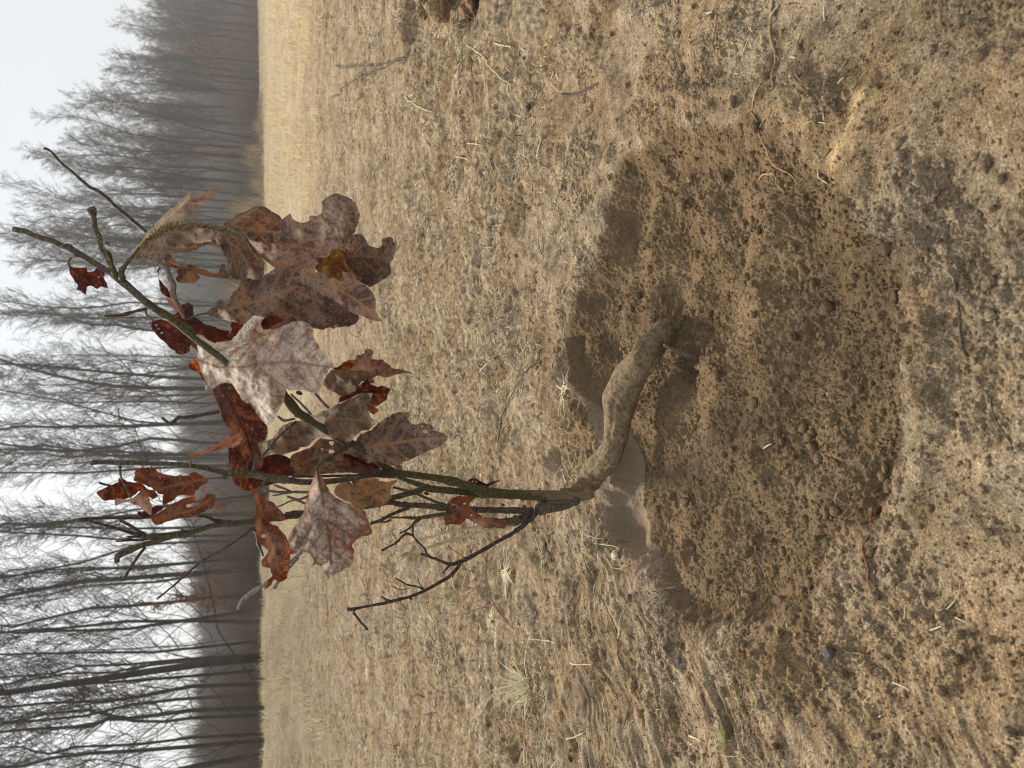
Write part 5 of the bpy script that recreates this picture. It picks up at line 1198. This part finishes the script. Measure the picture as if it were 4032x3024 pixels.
# dense far wood: a closed grey band of stems behind the first trees
def far_wood():
    n = 42000; g = np.random.default_rng(9)
    b = g.uniform(-.85, .85, n); D = np.interp(b, [-.75, -.5, 0, .5, .75], [75, 85, 120, 150, 185]) + g.uniform(0, 26, n)
    x = b * D; s = np.linspace(0, 1, 4)
    Ht = (np.interp(b, [-.75, -.3, .05, .3, .7], [6., 7.5, 13.5, 18.0, 19.]) + 0.6 * vnoise(x * .09, x * 0, 3)) * g.uniform(.55, 1.05, n)
    P = np.zeros((n, 4, 3)); P[..., 0] = x[:, None] + g.normal(0, .35, (n, 1)) * s + g.normal(0, .12, (n, 4)); P[..., 1] = D[:, None]
    P[..., 2] = Ht[:, None] * s - .3
    R_ = g.uniform(.03, .085, n)[:, None] * np.array([1, .9, .7, .25])
    V, Q = batch_tubes(P, R_, 3)
    m = 60000; i = g.integers(0, n, m); u = g.uniform(.25, .98, m); s3 = np.linspace(0, 1, 3)
    az = g.uniform(0, 6.28, m); L = g.uniform(.6, 2.0, m)
    p0 = np.stack([x[i] , D[i], Ht[i] * u], -1)
    d = np.stack([np.cos(az) * .6, np.sin(az) * .6, 0 * az + 1.], -1)
    P2 = p0[:, None] + d[:, None] * (L[:, None] * s3)[..., None]
    P2[..., 2] = np.minimum(P2[..., 2], Ht[i][:, None] + .4)
    V2, Q2 = batch_tubes(P2, np.broadcast_to(np.array([.035, .028, .015]), (m, 3)).copy(), 3)
    o = mesh_np('far_wood', np.vstack([V, V2]), np.vstack([Q, Q2 + len(V)]), M_far, smooth=False)
    tag(o, 'dense far off bare wood closing the view behind the trees', 'wood', kind='stuff')
far_wood()

# low brush at the foot of the trees
def brush():
    n = 52000; g = np.random.default_rng(19)
    b = g.uniform(-.8, .8, n); D0 = np.interp(b, [-.75, -.5, -.2, 0, .2, .35, .5, .62, .75], [16, 18.5, 25, 36, 50, 66, 93, 118, 148]); D = D0 + g.uniform(0, 1, n) ** 1.4 * 26
    x = b * D; s = np.linspace(0, 1, 4)
    Ht = g.uniform(.12, 1., n) ** 1.2 * (.30 + 1.1 * ss(-.4, .5, vnoise(x * .45, D * .25, 4))) * (.5 + D * np.interp(b, [-.5, -.1, .1, .5], [.062, .058, .05, .035]))
    z0 = height(x, D, np.full(n, .4), False)[0]
    az = g.uniform(0, 6.28, n); ln = np.abs(g.normal(.25, .25, n))
    P = np.zeros((n, 4, 3))
    P[..., 0] = x[:, None] + (np.cos(az) * ln * Ht)[:, None] * s ** 1.5 + g.normal(0, .03, (n, 4)) * s
    P[..., 1] = D[:, None] + (np.sin(az) * ln * Ht)[:, None] * s ** 1.5
    P[..., 2] = z0[:, None] + Ht[:, None] * s - .05
    R_ = (g.uniform(.003, .008, n) * np.interp(D, [15, 150], [.8, 4.5]))[:, None] * np.array([1, .9, .7, .3])
    V, Q = batch_tubes(P, R_, 3)
    o = mesh_np('undergrowth', V, Q, M_brush, smooth=False)
    tag(o, 'low tangled bare undergrowth at the foot of the wood', 'undergrowth', kind='stuff')
brush()

# young oaks that kept their brown leaves
def leafy(c, x, y, D, size, seed, label):
    X, Yy = src(c, x, y); g = np.random.default_rng(seed); P0 = at_y(X, Yy, D)
    e = empty('young_oak', (P0[0], P0[1], 0)); tag(e, label, 'tree')
    ztop = P0[2] + size * .5; s = np.linspace(0, 1, 6)
    P = np.stack([np.cumsum(g.normal(0, .1, 6)) * s, np.cumsum(g.normal(0, .1, 6)) * s, s * ztop], -1)
    Rt = .035 * size / 3 * (1 - .8 * s) + .01
    V, q, t = tube(P, Rt, 6, .05, 1, 5); mesh_np('trunk', V, [q, t], M_tree, e)
    b1, r1 = spawn(P[None], Rt[None], 14, .35, 1., size * .45, .9, .1, 4, g, .01)
    b2, r2 = spawn(b1, r1, 5, .3, 1., size * .2, .8, .0, 3, g, .006)
    bag = Bag(); 
    for B_, R2 in ((b1, r1), (b2, r2)): v, qq = batch_tubes(B_, R2, 3); bag.add(v, qq)
    bag.build('branches', M_twigs, e)
    n = 900; i = g.integers(0, len(b2), n); p = b2[i, g.integers(0, 3, n)] + g.normal(0, .05 * size, (n, 3))
    ok = vnoise(p[:, 0] * 1.6 + seed, p[:, 2] * 1.6, 3) > -.12; p = p[ok]; n = len(p)
    a = g.standard_normal((n, 3)); a /= np.linalg.norm(a, axis=1)[:, None]; c_ = np.cross(a, g.standard_normal((n, 3))); c_ /= np.linalg.norm(c_, axis=1)[:, None]
    L = g.uniform(.05, .10, n)[:, None] * (D / 45.)
    Vv = np.stack([p - a * L, p + c_ * L * .5, p + a * L, p - c_ * L * .5], 1).reshape(-1, 3)
    mesh_np('foliage', Vv, np.arange(4 * n).reshape(-1, 4), M_brownleaf, e, smooth=False)
leafy('V', 465, 110, 84, 5.5, 1, 'brown leaved young oak farthest right, the tallest rusty patch')
leafy('V', 500, 160, 78, 4.0, 2, 'brown leaved young oak, lower and just left of the tallest one')
leafy('V', 520, 75, 96, 3.5, 3, 'faint rusty young oak at the right edge')
leafy('V', 478, 330, 70, 3.0, 4, 'brown leaved young oak seen above the ashen leaf')
leafy('V', 488, 1078, 34, 2.0, 5, 'orange leaved young oak between the upright and the hooked branches')
leafy('V', 435, 1298, 25, 1.9, 6, 'orange leaved young oak beyond the tip of the slanting twig')
leafy('V', 380, 1545 - 250, 27, 1.2, 7, 'small orange leaved young oak above the other on the left')

# tall yellow grass and reeds at the right foot of the wood
def reeds():
    n = 9000; g = np.random.default_rng(23)
    b = g.uniform(.05, .37, n); D = np.interp(b, [0, .2, .4], [34, 46, 64]) * g.uniform(.80, .97, n); x = b * D; s = np.linspace(0, 1, 4)
    Ht = g.uniform(.2, 1.3, n) * (.15 + 1.5 * ss(-.1, .6, vnoise(x * .9, D * .25, 8))) * ss(.40, .2, b)
    az = g.normal(.4, .5, n)
    P = np.zeros((n, 4, 3)); P[..., 0] = x[:, None] + (np.sin(az) * .35 * Ht)[:, None] * s ** 2; P[..., 1] = D[:, None]; P[..., 2] = Ht[:, None] * s
    V, Q = batch_tubes(P, g.uniform(.006, .014, n)[:, None] * np.array([1, .9, .7, .3]), 3)
    tone = np.repeat(np.clip(g.normal(.35, .2, n), 0, .9), 12)
    o = mesh_np('tall_grass', V, Q, M_grass, attrs=dict(tone=tone), smooth=False)
    tag(o, 'tall yellowish grass in front of the far right wood', 'grass', kind='stuff')
reeds()

# ------------------------------------------------------------------ mist between here and the wood
def haze():
    V = np.array([[x, y, z] for x in (-390, 390) for y in (-390, 390) for z in (-3, 32.)], float)
    F = np.array([[0, 1, 3, 2], [4, 6, 7, 5], [0, 4, 5, 1], [2, 3, 7, 6], [0, 2, 6, 4], [1, 5, 7, 3]])
    m = bpy.data.materials.new('mist'); m.use_nodes = True; n = m.node_tree; n.nodes.clear()
    o_ = n.nodes.new('ShaderNodeOutputMaterial'); v = n.nodes.new('ShaderNodeVolumePrincipled')
    v.inputs['Density'].default_value = .0018; v.inputs['Color'].default_value = (.95, .95, .95, 1); v.inputs['Anisotropy'].default_value = .2
    n.links.new(v.outputs[0], o_.inputs['Volume'])
    o = mesh_np('haze', V, F, m, smooth=False); tag(o, kind='stuff')
haze()
